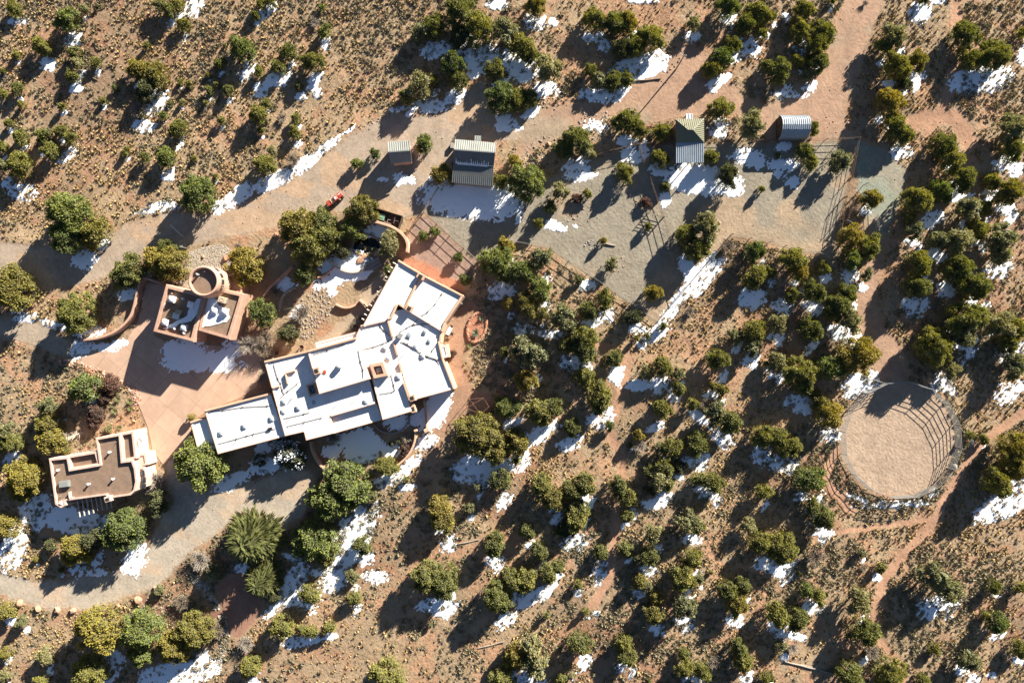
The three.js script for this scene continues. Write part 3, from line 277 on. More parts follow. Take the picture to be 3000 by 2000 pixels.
// ------------------------------------------------------------------ vegetation shapes
function soup(pos, col) { const g = new THREE.BufferGeometry(); g.setAttribute('position', new THREE.Float32BufferAttribute(pos, 3)); if (col) g.setAttribute('color', new THREE.Float32BufferAttribute(col, 3)); g.computeVertexNormals(); return g; }
const V = (x, y, z) => new THREE.Vector3(x, y, z);
function crown(seed, o = {}) {            // unit crown: radius 1, height 1, built of leaf sprays set through a handful of branch lobes
  const { lobes = 9, n = 1500, leaf = 0.10, low = 0.16, spread = 0.56, gap = 0, flatTop = 0, bare = false, lr = 1 } = o, R = rng(seed), pos = [], col = [];
  const L = []; const two = R() < 0.35;
  L.push([0, 0.62, 0, 0.46]);
  for (let i = 0; i < lobes; i++) { const a = i * 2.4 + R() * 1.1, d = spread * Math.sqrt((i + 0.6) / lobes) * (0.85 + R() * 0.35), rr = (0.30 + R() * 0.17) * (1 - 0.15 * d) * lr; L.push([Math.cos(a) * d * (two ? 1.12 : 1), Math.min(0.80, 0.30 + (1 - d) * 0.42 + R() * 0.22), Math.sin(a) * d * (two ? 0.82 : 1), rr]); }
  const tot = L.reduce((s, l) => s + l[3] ** 2, 0);
  const leafAt = (c, dir, s, tone) => {
    const t1 = V(R() - 0.5, R() - 0.5, R() - 0.5).cross(dir).normalize(), out = dir.clone().multiplyScalar(0.55 + R() * 0.6).add(V(0, 0.35, 0)).addScaledVector(t1, (R() - 0.5) * 1.6).normalize(), side = V(R() - 0.5, R() - 0.5, R() - 0.5).cross(out).normalize();
    const w = s * (0.36 + 0.3 * R()), a = c.clone().addScaledVector(out, -0.35 * s), b = c.clone().addScaledVector(out, 0.75 * s), p = c.clone().addScaledVector(side, w), q = c.clone().addScaledVector(side, -w);
    for (const v of [a, p, b, a, b, q]) pos.push(v.x, v.y, v.z); for (let k = 0; k < 6; k++) col.push(...tone);
  };
  const sqy = 0.86;
  for (const [x, y, z, rr] of L) {
    const m = Math.round(n * rr * rr / tot), warm = 0.8 + R() * 0.4, lobeTone = 0.85 + R() * 0.3;
    for (let i = 0; i < m; i++) {
      let d; do { d = V(R() * 2 - 1, R() * 2 - 1, R() * 2 - 1); } while (d.lengthSq() > 1 || d.lengthSq() < 0.01); d.normalize(); if (d.y < -0.35 && R() < 0.75) d.y *= -1;
      const ripple = 0.80 + 0.30 * noise(d.x * 3.1 + seed, d.z * 3.1 + d.y * 2.3 + x * 5), k = rr * ripple * (R() < 0.22 ? 0.55 + 0.35 * R() : 0.88 + 0.2 * R());
      const c = V(x + d.x * k, y + d.y * k * sqy * 0.85, z + d.z * k); if (c.y < 0.03) c.y = 0.03 + R() * 0.1;
      if (gap && noise(c.x * 3.4 + seed * 3, c.z * 3.4 + c.y * 2) < gap) continue;
      const tn = lobeTone * (0.70 + 0.55 * R()), yl = warm * (0.9 + 0.3 * R()); leafAt(c, d, leaf * (0.7 + 0.7 * R()), [tn * (0.86 + 0.18 * yl), tn, tn * (1.25 - 0.3 * yl)]);
    }
  }
  // skirt reaching towards the ground
  for (let i = 0; i < n * low; i++) { const a = R() * 6.283, d = 0.35 + 0.45 * Math.sqrt(R()) * (0.8 + 0.35 * noise(Math.cos(a) * 2 + seed, Math.sin(a) * 2)), tn = 0.7 + 0.5 * R(); leafAt(V(Math.cos(a) * d, 0.08 + R() * 0.3, Math.sin(a) * d), V(Math.cos(a), 0.2, Math.sin(a)), leaf * (0.8 + 0.6 * R()), [tn, tn, tn]); }
  // inner twig and foliage mass, also of leaves
  if (!bare) for (const [x, y, z, rr] of L) { const ico = new THREE.IcosahedronGeometry(rr * 0.66, 1), p = ico.attributes.position; for (let i = 0; i < p.count; i++) { const f = 0.82 + 0.36 * noise(p.getX(i) * 9 + seed + x * 7, p.getZ(i) * 9 + p.getY(i) * 5); pos.push(x + p.getX(i) * f, Math.max(0.04, y + p.getY(i) * f * 0.7), z + p.getZ(i) * f); col.push(0.62, 0.62, 0.62); } }
  return soup(pos, col);
}
function limb(pos, a, b, r0, r1, sides = 4) { const d = b.clone().sub(a).normalize(), s = Math.abs(d.y) < 0.9 ? V(0, 1, 0) : V(1, 0, 0), u = s.clone().cross(d).normalize(), w = d.clone().cross(u); for (let i = 0; i < sides; i++) { const t0 = i / sides * 6.2832, t1 = (i + 1) / sides * 6.2832, P = (c, r, t) => c.clone().addScaledVector(u, Math.cos(t) * r).addScaledVector(w, Math.sin(t) * r); const p = P(a, r0, t0), q = P(a, r0, t1), m = P(b, r1, t0), n = P(b, r1, t1); for (const v of [p, q, n, p, n, m]) pos.push(v.x, v.y, v.z); } }
function trunk(seed) { const R = rng(seed), pos = []; let c = V(0, -0.06, 0); const k = V((R() - 0.5) * 0.15, 0.28, (R() - 0.5) * 0.15), t = V((R() - 0.5) * 0.2, 0.62, (R() - 0.5) * 0.2); limb(pos, c, k, 0.10, 0.075, 6); limb(pos, k, t, 0.075, 0.03, 6); for (let i = 0; i < 7; i++) { const a = i * 0.9 + R(), d = 0.45 + R() * 0.25, s = k.clone().lerp(t, R() * 0.6); limb(pos, s, V(Math.cos(a) * d, 0.4 + R() * 0.3, Math.sin(a) * d), 0.04, 0.01, 4); } return soup(pos); }
function twigs(seed, n = 130) { const R = rng(seed), pos = []; for (let i = 0; i < n; i++) { const a = R() * 6.283, d = Math.sqrt(R()) * 0.55, m = V(Math.cos(a) * d * 0.6, 0.3 + R() * 0.25, Math.sin(a) * d * 0.6), e = V(Math.cos(a + R() - 0.5) * (d + 0.3 + R() * 0.2), 0.55 + R() * 0.45, Math.sin(a + R() - 0.5) * (d + 0.3 + R() * 0.2)); limb(pos, V(Math.cos(a) * 0.06, -0.02, Math.sin(a) * 0.06), m, 0.026, 0.018, 3); limb(pos, m, e, 0.018, 0.007, 3); for (let k = 0; k < 4; k++) { const q = m.clone().lerp(e, R()), f = V((R() - 0.5) * 0.5, R() * 0.3, (R() - 0.5) * 0.5); limb(pos, q, q.clone().add(f), 0.012, 0.005, 3); } } return soup(pos); }
function needleCrown(seed, n = 1700) { const R = rng(seed), pos = [], col = []; for (let t = 0; t < 9; t++) { const y = 0.15 + t * 0.1, rad = (1 - t / 10.5) * (0.9 + 0.2 * R()), m = Math.round(n * rad / 5); for (let i = 0; i < m; i++) { const a = R() * 6.283, d = rad * (0.25 + 0.75 * Math.sqrt(R())) * (0.8 + 0.3 * noise(Math.cos(a) * 4 + t * 3, Math.sin(a) * 4)); const c = V(Math.cos(a) * d, y + (R() - 0.5) * 0.1 - d * 0.06, Math.sin(a) * d), o = V(Math.cos(a + (R() - 0.5) * 0.7), 0.15 + (R() - 0.5) * 0.6, Math.sin(a + (R() - 0.5) * 0.7)).normalize(), s = V(-o.z, (R() - 0.5), o.x).normalize(), l = 0.15 + 0.12 * R(), w = 0.035, tn = 0.65 + 0.6 * R(), A = c.clone().addScaledVector(o, -l * 0.5), B = c.clone().addScaledVector(o, l), p = c.clone().addScaledVector(s, w), q = c.clone().addScaledVector(s, -w); for (const v of [A, p, B, A, B, q]) pos.push(v.x, v.y, v.z); for (let k = 0; k < 6; k++) col.push(tn, tn, tn); } const g = new THREE.ConeGeometry(rad * 0.62, 0.16, 9).toNonIndexed(), q = g.attributes.position; for (let i = 0; i < q.count; i++) { pos.push(q.getX(i), q.getY(i) + y - 0.02, q.getZ(i)); col.push(0.6, 0.6, 0.6); } } return soup(pos, col); }
const leafMat = (r, g, b) => new THREE.MeshPhysicalMaterial({ color: new THREE.Color().setRGB(r, g, b), roughness: 0.95, vertexColors: true, side: THREE.DoubleSide, transmission: 0.35, thickness: 0 });
const tones = [[0.200, 0.208, 0.022], [0.262, 0.228, 0.017], [0.165, 0.208, 0.024], [0.225, 0.225, 0.078], [0.090, 0.102, 0.018], [0.25, 0.205, 0.155], [0.155, 0.078, 0.050], [0.160, 0.165, 0.034]];
const leafMats = tones.map(([r, g, b]) => [0.86, 1, 1.13].map((k, i) => leafMat(r * k * (1 + 0.05 * (i - 1)), g * k, b * k)));
const crownsHuge = [], crownsBig = [], crownsMid = [], crownsSmall = [], crownsThin = [], trunks = [], twigSet = [], needles = [];
for (let i = 0; i < 4; i++) crownsHuge.push(crown(150 + i, { lobes: 34, n: 5800, leaf: 0.05, spread: 0.80, lr: 0.58 }));
const dusting = crown(460, { lobes: 11, n: 800, leaf: 0.09, gap: 0.45, spread: 0.66, low: 0.02, bare: true });
for (let i = 0; i < 7; i++) crownsBig.push(crown(100 + i, { lobes: 19, n: 3100, leaf: 0.07, spread: 0.74, lr: 0.74 }));
for (let i = 0; i < 9; i++) crownsMid.push(crown(200 + i, { lobes: 11, n: 1500, leaf: 0.10, spread: 0.62, lr: 0.88 }));
for (let i = 0; i < 6; i++) crownsSmall.push(crown(300 + i, { lobes: 6, n: 560, leaf: 0.17, spread: 0.45 }));
for (let i = 0; i < 6; i++) crownsThin.push(crown(400 + i, { lobes: 11, n: 1700, leaf: 0.085, gap: 0.36, spread: 0.66, low: 0.05 }));
for (let i = 0; i < 4; i++) { trunks.push(trunk(500 + i)); twigSet.push(twigs(600 + i)); }
for (let i = 0; i < 2; i++) needles.push(needleCrown(700 + i));

// what each plant is called: counted outwards from the nearest landmark
const landmarks = [['round pen', 2628, 1285], ['hip roofed shed', 2020, 410], ['arched metal shed', 2320, 370], ['grey barn', 1388, 480], ['small gabled shed', 1171, 448], ['white roofed house', 1080, 1090], ['tower studio', 590, 890], ['brown roofed casita', 285, 1360], ['utility pole', 1980, 205], ['corral', 1880, 750], ['garden pond', 1072, 716], ['trail fork', 2747, 1519], ['fallen grey trunk', 2370, 1954], ['brick path', 536, 1798], ['rusty hoop stand', 1429, 1483], ['stone planter', 1397, 959], ['road timber', 516, 675], ['loading chute', 2470, 620], ['bottom centre branch', 1440, 1890]];
const ordinals = ['nearest', 'second', 'third', 'fourth', 'fifth', 'sixth', 'seventh', 'eighth', 'ninth', 'tenth', 'eleventh', 'twelfth', 'thirteenth', 'fourteenth', 'fifteenth', 'sixteenth', 'seventeenth', 'eighteenth', 'nineteenth', 'twentieth', 'twenty-first', 'twenty-second', 'twenty-third', 'twenty-fourth', 'twenty-fifth', 'twenty-sixth', 'twenty-seventh', 'twenty-eighth', 'twenty-ninth', 'thirtieth'];
const sectors = ['right', 'lower right', 'bottom', 'lower left', 'left', 'upper left', 'top', 'upper right'];
const hues = ['olive green', 'yellowish green', 'fresh green', 'grey green', 'dark green', 'bare grey', 'red brown', 'needled dark green'];
const trees = [];
for (const s of [...spots].sort((a, b) => b.r - a.r)) {          // stems whose crowns grow into one another are one tree
  let host = null; if (s.look < 5) for (const t of trees) { const d = Math.hypot(s.x - t.x, s.z - t.z); if (t.look < 5 && t.stems.length < 4 && s.r > 0.45 * t.r && d < 0.75 * (s.r + t.r)) { host = t; break; } }
  if (host) host.stems.push(s); else trees.push({ ...s, stems: [s] });
}
const bins = {};
for (const s of trees) {
  let b = null, bd = 1e9; for (const l of landmarks) { const d = Math.hypot(s.px - l[1], s.py - l[2]); if (d < bd) { bd = d; b = l; } }
  s.kind = s.look === 5 || s.look === 6 || (s.r < 1.0 && s.stems.length < 2) ? 'shrub' : s.look === 7 ? 'pine' : 'juniper';
  s.dist = bd; s.mark = b[0]; s.sector = sectors[((Math.round(Math.atan2(s.py - b[2], s.px - b[1]) / (Math.PI / 4)) % 8) + 8) % 8];
  (bins[`${s.kind}|${s.mark}|${s.sector}`] ??= []).push(s);
}
for (const k in bins) bins[k].sort((a, b) => a.dist - b.dist).forEach((s, i) => { const size = s.r > 2.4 ? 'large' : s.r > 1.3 ? 'medium' : s.r > 0.62 ? 'small' : 'tiny'; s.label = `${size} ${hues[s.look]} ${s.kind}, ${i ? ordinals[i] + ' nearest' : 'nearest'} ${s.kind} to the ${s.mark} towards ${s.sector}`; });
{
  const R = rng(99);
  for (const s of trees) {
    const y = gh(s.x, s.z), nm = s.kind === 'juniper' ? 'juniper_tree' : s.kind === 'pine' ? 'pine_tree' : 'shrub', t = thing(nm, s.label, s.kind === 'shrub' ? 'shrub' : 'tree', [s.x, y - 0.02, s.z], 0, s.kind === 'shrub' ? 'shrubs among the trees' : 'junipers and pines on the open ground');
    for (const q of s.stems) {
      let cr; const v = Math.floor(R() * 100), mset = leafMats[q.look], a = R() * 6.283, e = 0.94 + R() * 0.12, dx = q.x - s.x, dz = q.z - s.z;
      if (q.look === 5) cr = part(t, 'branches', twigSet[v % 4], twigMats[v % 3]);
      else {
        const geo = q.look === 7 ? needles[v % 2] : q.look === 3 ? crownsThin[v % 6] : q.r > 2.6 ? crownsHuge[v % 4] : q.r > 1.5 ? crownsBig[v % 7] : q.r > 0.75 ? crownsMid[v % 9] : crownsSmall[v % 6];
        const tr = part(t, 'trunk', trunks[v % 4], M.bark); tr.scale.set(q.r, q.h, q.r); tr.position.set(dx, 0, dz); tr.rotation.y = a; cr = part(t, 'crown', geo, mset[v % 3]);
      }
      if (q.look === 4 && q.px > 750 && q.px < 880 && q.py > 1280 && q.py < 1360) { const sn = part(t, 'snow_dusting', dusting, M.snow); sn.scale.set(q.r * 1.06, q.h * 1.05, q.r * 1.06); sn.position.set(dx, 0, dz); }
      cr.scale.set(q.r * e * 1.02, q.h, q.r / e * 1.02); cr.position.set(dx, 0, dz); cr.rotation.y = a;
    }
  }
}

// ------------------------------------------------------------------ ground cover nobody could count
function tuft(seed, n, kind) { const R = rng(seed), pos = [], col = []; for (let i = 0; i < n; i++) { const a = R() * 6.283, lean = kind === 'grass' ? 0.35 + R() * 0.7 : R() * 0.9, d = kind === 'grass' ? 0.15 * R() : 0.6 * Math.sqrt(R()), b = V(Math.cos(a) * d, kind === 'grass' ? -0.05 : 0.12 + R() * 0.5 * (1 - d), Math.sin(a) * d), a2 = a + (R() - 0.5) * 1.4, l = kind === 'grass' ? 0.75 + R() * 0.5 : 0.35 + R() * 0.3, e = b.clone().add(V(Math.cos(a2) * Math.sin(lean) * l, Math.cos(lean) * l * 0.9, Math.sin(a2) * Math.sin(lean) * l)), w = kind === 'grass' ? 0.13 : 0.16, s = V(-Math.sin(a2), 0.3 * (R() - 0.5), Math.cos(a2)), tn = 0.7 + 0.6 * R(), m = b.clone().lerp(e, 0.45); const p = m.clone().addScaledVector(s, w), q = m.clone().addScaledVector(s, -w); for (const v of [b, p, e, b, e, q]) pos.push(v.x, v.y, v.z); for (let k = 0; k < 6; k++) col.push(tn, tn, tn); } return soup(pos, col); }
const coverMat = new THREE.MeshStandardMaterial({ color: 0xffffff, roughness: 1, vertexColors: true, side: THREE.DoubleSide });
function scatter(name, geo, material, list, label, cat) { const m = new THREE.InstancedMesh(geo, material, list.length), o = new THREE.Object3D(), c = new THREE.Color(); list.forEach(([x, y, z, sx, sy, ry, r, g, b, rx = 0], i) => { o.position.set(x, y, z); o.rotation.set(rx, ry, 0); o.scale.set(sx, sy, sx); o.updateMatrix(); m.setMatrixAt(i, o.matrix); m.setColorAt(i, c.setRGB(r, g, b)); }); m.name = name; m.castShadow = m.receiveShadow = true; scene.add(m); return tag(m, label, cat, null, 'stuff'); }
{
  const [penX, penZ] = at(2250 + 1187 * 750 / 2352, 1000 + 893 * 750 / 2352), R = rng(12), grassL = [[], []], sageL = [[], []], small = [];
  const X = 81, Z = 56;
  for (let k = 0; k < 95000; k++) {
    const x = (R() * 2 - 1) * X, z = (R() * 2 - 1) * Z, cv = lookup(cover, x, z); if (cv > 0.25) continue;
    const dn = fbm(x * 0.06 + 4, z * 0.06 + 1, 3), pt = fbm(x * 0.32, z * 0.32 + 8, 3), inYard = lookup(yard, x, z) > 0.5;
    let p = sst(0.38, 0.54, dn * 0.5 + pt * 0.5) * 0.70 + 0.20; const pr = Math.hypot(x - penX, z - penZ); if (pr > 8.9 && pr < 11.2) p = z > penZ - 3 ? 1.6 : 0.6; if (inYard) p *= 0.25; if (R() > p) continue;
    const [px, py] = back(x, z); if (inYard && px > 560 && px < 1340 && py > 760 && py < 1330) continue;
    const y = gh(x, z), sc = 0.17 + 0.27 * R() * R() + 0.06 * R(), tone = 0.75 + 0.5 * R(), grey = fbm(x * 0.11 + 70, z * 0.11, 3) + (R() - 0.5) * 0.35;
    if (snowAt(x, z) > 0.25 && R() < 0.4) continue;
    if (grey > 0.54 || (pr > 8.9 && pr < 11.2 && R() < 0.7)) sageL[k % 2].push([x, y, z, sc * 1.25, sc * 1.15, R() * 6.283, 0.235 * tone, 0.205 * tone, 0.125 * tone]);
    else grassL[k % 2].push([x, y, z, sc, sc * (0.9 + 0.4 * R()), R() * 6.283, 0.41 * tone, 0.30 * tone, 0.15 * tone]);
  }
  for (let k = 0; k < 210000; k++) { const x = (R() * 2 - 1) * X, z = (R() * 2 - 1) * Z; if (lookup(cover, x, z) > 0.3 || lookup(yard, x, z) > 0.5) continue; if (R() > 0.25 + fbm(x * 0.5, z * 0.5, 2) * 0.6) continue; if (snowAt(x, z) > 0.3 && R() < 0.5) continue; const tone = 0.7 + 0.5 * R(), s = 0.05 + 0.10 * R() ** 1.5; small.push([x, gh(x, z), z, s, s * 1.2, R() * 6.283, 0.33 * tone, 0.255 * tone, 0.155 * tone]); }
  grassL.forEach((l, i) => scatter(numbered('dry_grass'), tuft(20 + i, 26, 'grass'), coverMat, l, i ? 'straw coloured bunch grass dotted over the open soil' : 'straw coloured bunch grass tufts all over the open soil', 'grass'));
  sageL.forEach((l, i) => scatter(numbered('sagebrush'), tuft(30 + i, 34, 'sage'), coverMat, l, i ? 'low grey green sagebrush dotted over the open soil' : 'low grey green sagebrush clumps all over the open soil', 'sagebrush'));
  scatter(numbered('grass_stubble'), tuft(40, 7, 'grass'), coverMat, small, 'short dry stubble between the grass tufts', 'grass');
  // stones
  const stoneGeo = (seed) => { const g = new THREE.IcosahedronGeometry(1, 1), p = g.attributes.position; for (let i = 0; i < p.count; i++) { const f = 0.75 + 0.5 * noise(p.getX(i) * 1.7 + seed, p.getZ(i) * 1.7 + p.getY(i) * 1.3); p.setXYZ(i, p.getX(i) * f, p.getY(i) * f * 0.7, p.getZ(i) * f); } g.computeVertexNormals(); return g; };
  const stoneMat = new THREE.MeshStandardMaterial({ color: 0xffffff, roughness: 0.95, map: grain });
  const rocks = []; const put = (px, py, n, spread, s0, s1, tint) => { const [cx, cz] = at(px, py); for (let i = 0; i < n; i++) { const a = R() * 6.283, d = Math.sqrt(R()) * spread, x = cx + Math.cos(a) * d, z = cz + Math.sin(a) * d, s = s0 + (s1 - s0) * R() ** 2, k = 0.75 + 0.5 * R(); rocks.push([x, gh(x, z) + s * 0.08, z, s, s * (0.7 + 0.4 * R()), R() * 6.28, tint[0] * k, tint[1] * k, tint[2] * k]); } };
  const tan = [0.32, 0.235, 0.17], gry = [0.31, 0.275, 0.235], pink = [0.35, 0.21, 0.145];
  for (const [c, r, x, y, n, sp, t] of [[2, 0, 780, 1170, 160, 3, gry], [2, 0, 300, 1400, 140, 2.6, tan], [2, 0, 190, 1440, 90, 1.8, gry], [2, 0, 330, 900, 120, 2, tan], [2, 0, 1900, 1160, 110, 2, gry], [3, 0, 560, 1160, 22, 1.8, pink], [1, 1, 560, 1250, 200, 2.6, gry], [1, 1, 440, 1420, 160, 2.2, gry], [2, 1, 720, 690, 45, 0.9, gry], [2, 1, 960, 860, 50, 1.8, pink], [2, 1, 620, 400, 50, 2, pink], [2, 1, 1200, 290, 30, 1.2, pink], [1, 2, 1560, 960, 60, 1.6, tan], [1, 2, 2130, 230, 60, 2, tan], [3, 2, 1700, 1160, 26, 1.2, tan], [2, 3, 1080, 800, 30, 1.6, tan], [0, 3, 1450, 900, 90, 2.4, tan], [2, 0, 1450, 520, 50, 2.5, tan], [2, 0, 100, 250, 90, 3, tan]]) put(...tile(c, r)(x, y), n, sp, 0.04, 0.19, t);
  const along = (pts, n, w, s0, s1, tint) => { const q = pts.map(([x, y]) => at(x, y)); for (let i = 0; i < n; i++) { const u = R() * (q.length - 1), k = Math.floor(u), f = u - k, x = q[k][0] + (q[k + 1][0] - q[k][0]) * f + (R() - 0.5) * w, z = q[k][1] + (q[k + 1][1] - q[k][1]) * f + (R() - 0.5) * w, s = s0 + (s1 - s0) * R(), t = 0.75 + 0.5 * R(); rocks.push([x, gh(x, z) + s * 0.08, z, s, s * (0.7 + 0.4 * R()), R() * 6.28, tint[0] * t, tint[1] * t, tint[2] * t]); } };
  along([[1740, 590], [1900, 720], [1990, 880]].map(p => tile(0, 3)(...p)), 260, 1.1, 0.06, 0.18, [0.46, 0.42, 0.38]);
  along([[2030, 960], [2070, 1120], [2030, 1300], [1990, 1440]].map(p => tile(0, 3)(...p)), 320, 1.2, 0.06, 0.18, [0.42, 0.38, 0.33]);
  along([[1330, 800], [1500, 900], [1600, 970]].map(p => tile(0, 3)(...p)), 70, 0.5, 0.06, 0.14, tan);
  along([[1890, 590], [1990, 690], [2050, 800]].map(p => tile(3, 1)(...p)), 30, 3, 0.05, 0.15, tan);
  along(P2([[813, 306], [893, 265], [1013, 266]]), 60, 0.8, 0.05, 0.14, tan); along(P2([[690, 396], [590, 452], [480, 494]]), 60, 0.8, 0.05, 0.13, tan);
  for (let i = 0; i < 7500; i++) { const x = (R() * 2 - 1) * X, z = (R() * 2 - 1) * Z; if (lookup(drive, x, z) > 0.2 || lookup(mask.arena_sand, x, z) > 0.1 || lookup(yard, x, z) > 0.5) continue; const c = lookup(cover, x, z), s = (c > 0.4 ? 0.03 : 0.05) + 0.09 * R() ** 3, k = 0.7 + 0.6 * R(), t = R() < 0.5 ? tan : pink; rocks.push([x, gh(x, z) + s * 0.2, z, s, s * 0.8, R() * 6.28, t[0] * k, t[1] * k, t[2] * k]); }
  scatter(numbered('loose_stones'), stoneGeo(3), stoneMat, rocks, 'loose stones strewn over banks, dry stream bed and soil', 'stones');
  const peb = []; const pm = mask.pebble_bed; for (let i = 0; i < 9000; i++) { const [x, z] = at(505 + R() * 205, 700 + R() * 160); if (lookup(pm, x, z) < 0.45) continue; const s = 0.05 + 0.07 * R(), k = 0.6 + 0.8 * R(), w = R(); peb.push([x, 0.03, z, s, s * 0.7, R() * 6.28, (0.34 + 0.05 * w) * k, 0.31 * k, (0.27 - 0.05 * w) * k]); }
  scatter(numbered('river_pebbles'), stoneGeo(9), stoneMat, peb, 'grey river pebbles heaped round the round tower', 'pebbles');
  // single boulders
  const bl = [[0, 3, 165, 840, 36, 'below the gravel drive nearest the left photo edge'], [0, 3, 335, 890, 30, 'half buried in grass, second along the gravel drive'], [0, 3, 520, 905, 36, 'casting a dark shadow, third along the gravel drive'], [0, 3, 660, 910, 32, 'fourth along the lower edge of the gravel drive'], [0, 3, 1080, 865, 25, 'between two yellow green trees below the drive'], [0, 3, 1265, 810, 36, 'at the corner of the brick path and drive'], [0, 3, 1420, 700, 22, 'beside a small shrub above the brick path'], [0, 3, 625, 575, 26, 'inside the drive bend near the yellow tree'], [0, 1, 2065, 805, 32, 'orange and flat topped on the pebble bed'], [0, 1, 1860, 790, 17, 'small one above the round tower'], [0, 1, 1650, 80, 16, 'left of the lone tree above the road'], [1, 1, 180, 595, 28, 'pale, left of the big tree group by the pond'], [2, 0, 335, 1320, 20, 'square one on the rocky bank below the dirt track'], [3, 2, 1720, 1150, 30, 'grey, right of the round pen'], [3, 0, 740, 1130, 14, 'alone on the bare yard right of the arched shed'], [2, 1, 1910, 480, 14, 'on the corral sand right of the tree']];
  for (const [c, r, x, y, rad, w] of bl) { const s = rad / 60, [wx, wz] = at(...tile(c, r)(x, y), s * 0.5), g = stoneGeo(x * 0.01); const m = solo('boulder', g, r === 1 && x === 2065 ? M.flag : x > 1600 && c === 3 ? M.grey : M.sandstone, `sandstone boulder ${w}`, 'boulder', 'boulders'); m.position.set(wx, gh(wx, wz) + s * 0.25, wz); m.scale.set(s, s * 1.1, s * 0.85); m.rotation.y = x; }
}

// ------------------------------------------------------------------ building helpers
function inset(poly, d) { let A = 0; const n = poly.length; for (let i = 0; i < n; i++) { const [x, y] = poly[i], [u, v] = poly[(i + 1) % n]; A += x * v - u * y; } const s = A > 0 ? 1 : -1; return poly.map((p, i) => { const a = poly[(i + n - 1) % n], b = poly[(i + 1) % n]; let e1 = [p[0] - a[0], p[1] - a[1]], e2 = [b[0] - p[0], b[1] - p[1]]; const l1 = Math.hypot(...e1), l2 = Math.hypot(...e2); e1 = [e1[0] / l1, e1[1] / l1]; e2 = [e2[0] / l2, e2[1] / l2]; const n1 = [-e1[1] * s, e1[0] * s], n2 = [-e2[1] * s, e2[0] * s]; const k = 1 + n1[0] * n2[0] + n1[1] * n2[1], m = d / Math.max(0.25, k); return [p[0] + (n1[0] + n2[0]) * m, p[1] + (n1[1] + n2[1]) * m]; }); }
function prism(poly, y0, y1, hole, bevel = 0) { const s = shapeOf(poly); if (hole) s.holes.push(new THREE.Path(hole.map(([x, z]) => new THREE.Vector2(x, -z)))); const g = new THREE.ExtrudeGeometry(s, { depth: y1 - y0 - 2 * bevel, bevelEnabled: bevel > 0, bevelThickness: bevel, bevelSize: bevel * 0.8, bevelOffset: -bevel * 0.8, bevelSegments: 3 }); g.rotateX(-Math.PI / 2); g.translate(0, y0 + bevel, 0); return g; }
function block(parent, polyP, roofY, parapet, wallMat, roofMat, thick = 0.3, base = -0.3) {
  const top = roofY + parapet, poly = polyP.map(([x, y]) => at(x, y, top));
  part(parent, 'wall', prism(poly, base, top, inset(poly, thick), Math.min(0.12, thick * 0.3)), wallMat);
  part(parent, 'roof', prism(inset(poly, thick * 0.6), roofY - 0.2, roofY), roofMat); return poly;
}
// flat roof that runs out to the wall edge; edges: t broad tan parapet, w low roof-coated upstand with a thin tan lip, n none
function deck(parent, polyP, roofY, edges, wallMat, roofMat, base = -0.3) {
  const poly = polyP.map(([x, y]) => at(x, y, roofY)), n = poly.length;
  part(parent, 'wall', prism(poly, base, roofY - 0.03), wallMat); part(parent, 'roof', prism(inset(poly, 0.02), roofY - 0.12, roofY), roofMat);
  let A = 0; for (let i = 0; i < n; i++) A += poly[i][0] * poly[(i + 1) % n][1] - poly[(i + 1) % n][0] * poly[i][1]; const s = A > 0 ? 1 : -1;
  for (let i = 0; i < n; i++) { const k = edges[i]; if (k === 'n') continue; const [ax, az] = poly[i], [bx, bz] = poly[(i + 1) % n], L = Math.hypot(bx - ax, bz - az), nx = -(bz - az) / L * s, nz = (bx - ax) / L * s, turn = -Math.atan2(bz - az, bx - ax), mx = (ax + bx) / 2, mz = (az + bz) / 2;
    const piece = (t, h, off, m, name, ext) => { const o = part(parent, name, rbox(L + ext, h + 0.25, t, Math.min(0.11, t * 0.42)), m); o.position.set(mx + nx * off, roofY + (h - 0.25) / 2, mz + nz * off); o.rotation.y = turn; };
    if (k === 't') piece(0.36, 0.27, 0.16, wallMat, 'parapet', 0.06); else { piece(0.13, 0.13, 0.05, wallMat, 'parapet', 0.04); piece(0.3, 0.115, 0.2, roofMat, 'roof_upstand', -0.05); } }
}
const rbox = (w, h, d, r = 0.02) => new RoundedBoxGeometry(w, h, d, 2, Math.min(r, w / 2.1, h / 2.1, d / 2.1));
function put(m, px, py, y, turn = 0) { const [x, z] = at(px, py, y); m.position.set(x, y, z); m.rotation.y = turn; return m; }
const skyFrame = rbox(1, 0.3, 1, 0.04), skyDome = (() => { const g = new THREE.SphereGeometry(0.5, 12, 6, 0, Math.PI * 2, 0, Math.PI / 2), p = g.attributes.position; for (let i = 0; i < p.count; i++) { const x = p.getX(i) * 2, z = p.getZ(i) * 2, m = Math.max(Math.abs(x), Math.abs(z)), r = Math.hypot(x, z), k = m > 1e-4 ? r / m : 1; p.setXYZ(i, x * k * 0.45, p.getY(i) * 0.5, z * k * 0.45); } g.computeVertexNormals(); return g; })();
function skylight(parent, p, y, w, d, turn, h = 0.5) { const f = part(parent, 'skylight', skyFrame, M.white); put(f, p[0], p[1], y, turn); f.position.y = y + 0.15 * h; f.scale.set(w, h, d); const q = part(f, 'pane', skyDome, h > 1 ? M.snow : M.dome); q.position.y = 0.15; return f; }
const pipeGeo = new THREE.CylinderGeometry(0.5, 0.5, 1, 10), capGeo = new THREE.ConeGeometry(0.5, 0.5, 10);
function vent(parent, p, y, r = 0.06, h = 0.5, m = M.steel) { const v = part(parent, 'vent_pipe', pipeGeo, m); put(v, p[0], p[1], y); v.position.y = y + h / 2 - 0.02; v.scale.set(2 * r, h, 2 * r); if (r > 0.1) { const c = part(v, 'cap', capGeo, m); c.position.y = 0.55; c.scale.set(1.35, 0.25 / h, 1.35); } return v; }
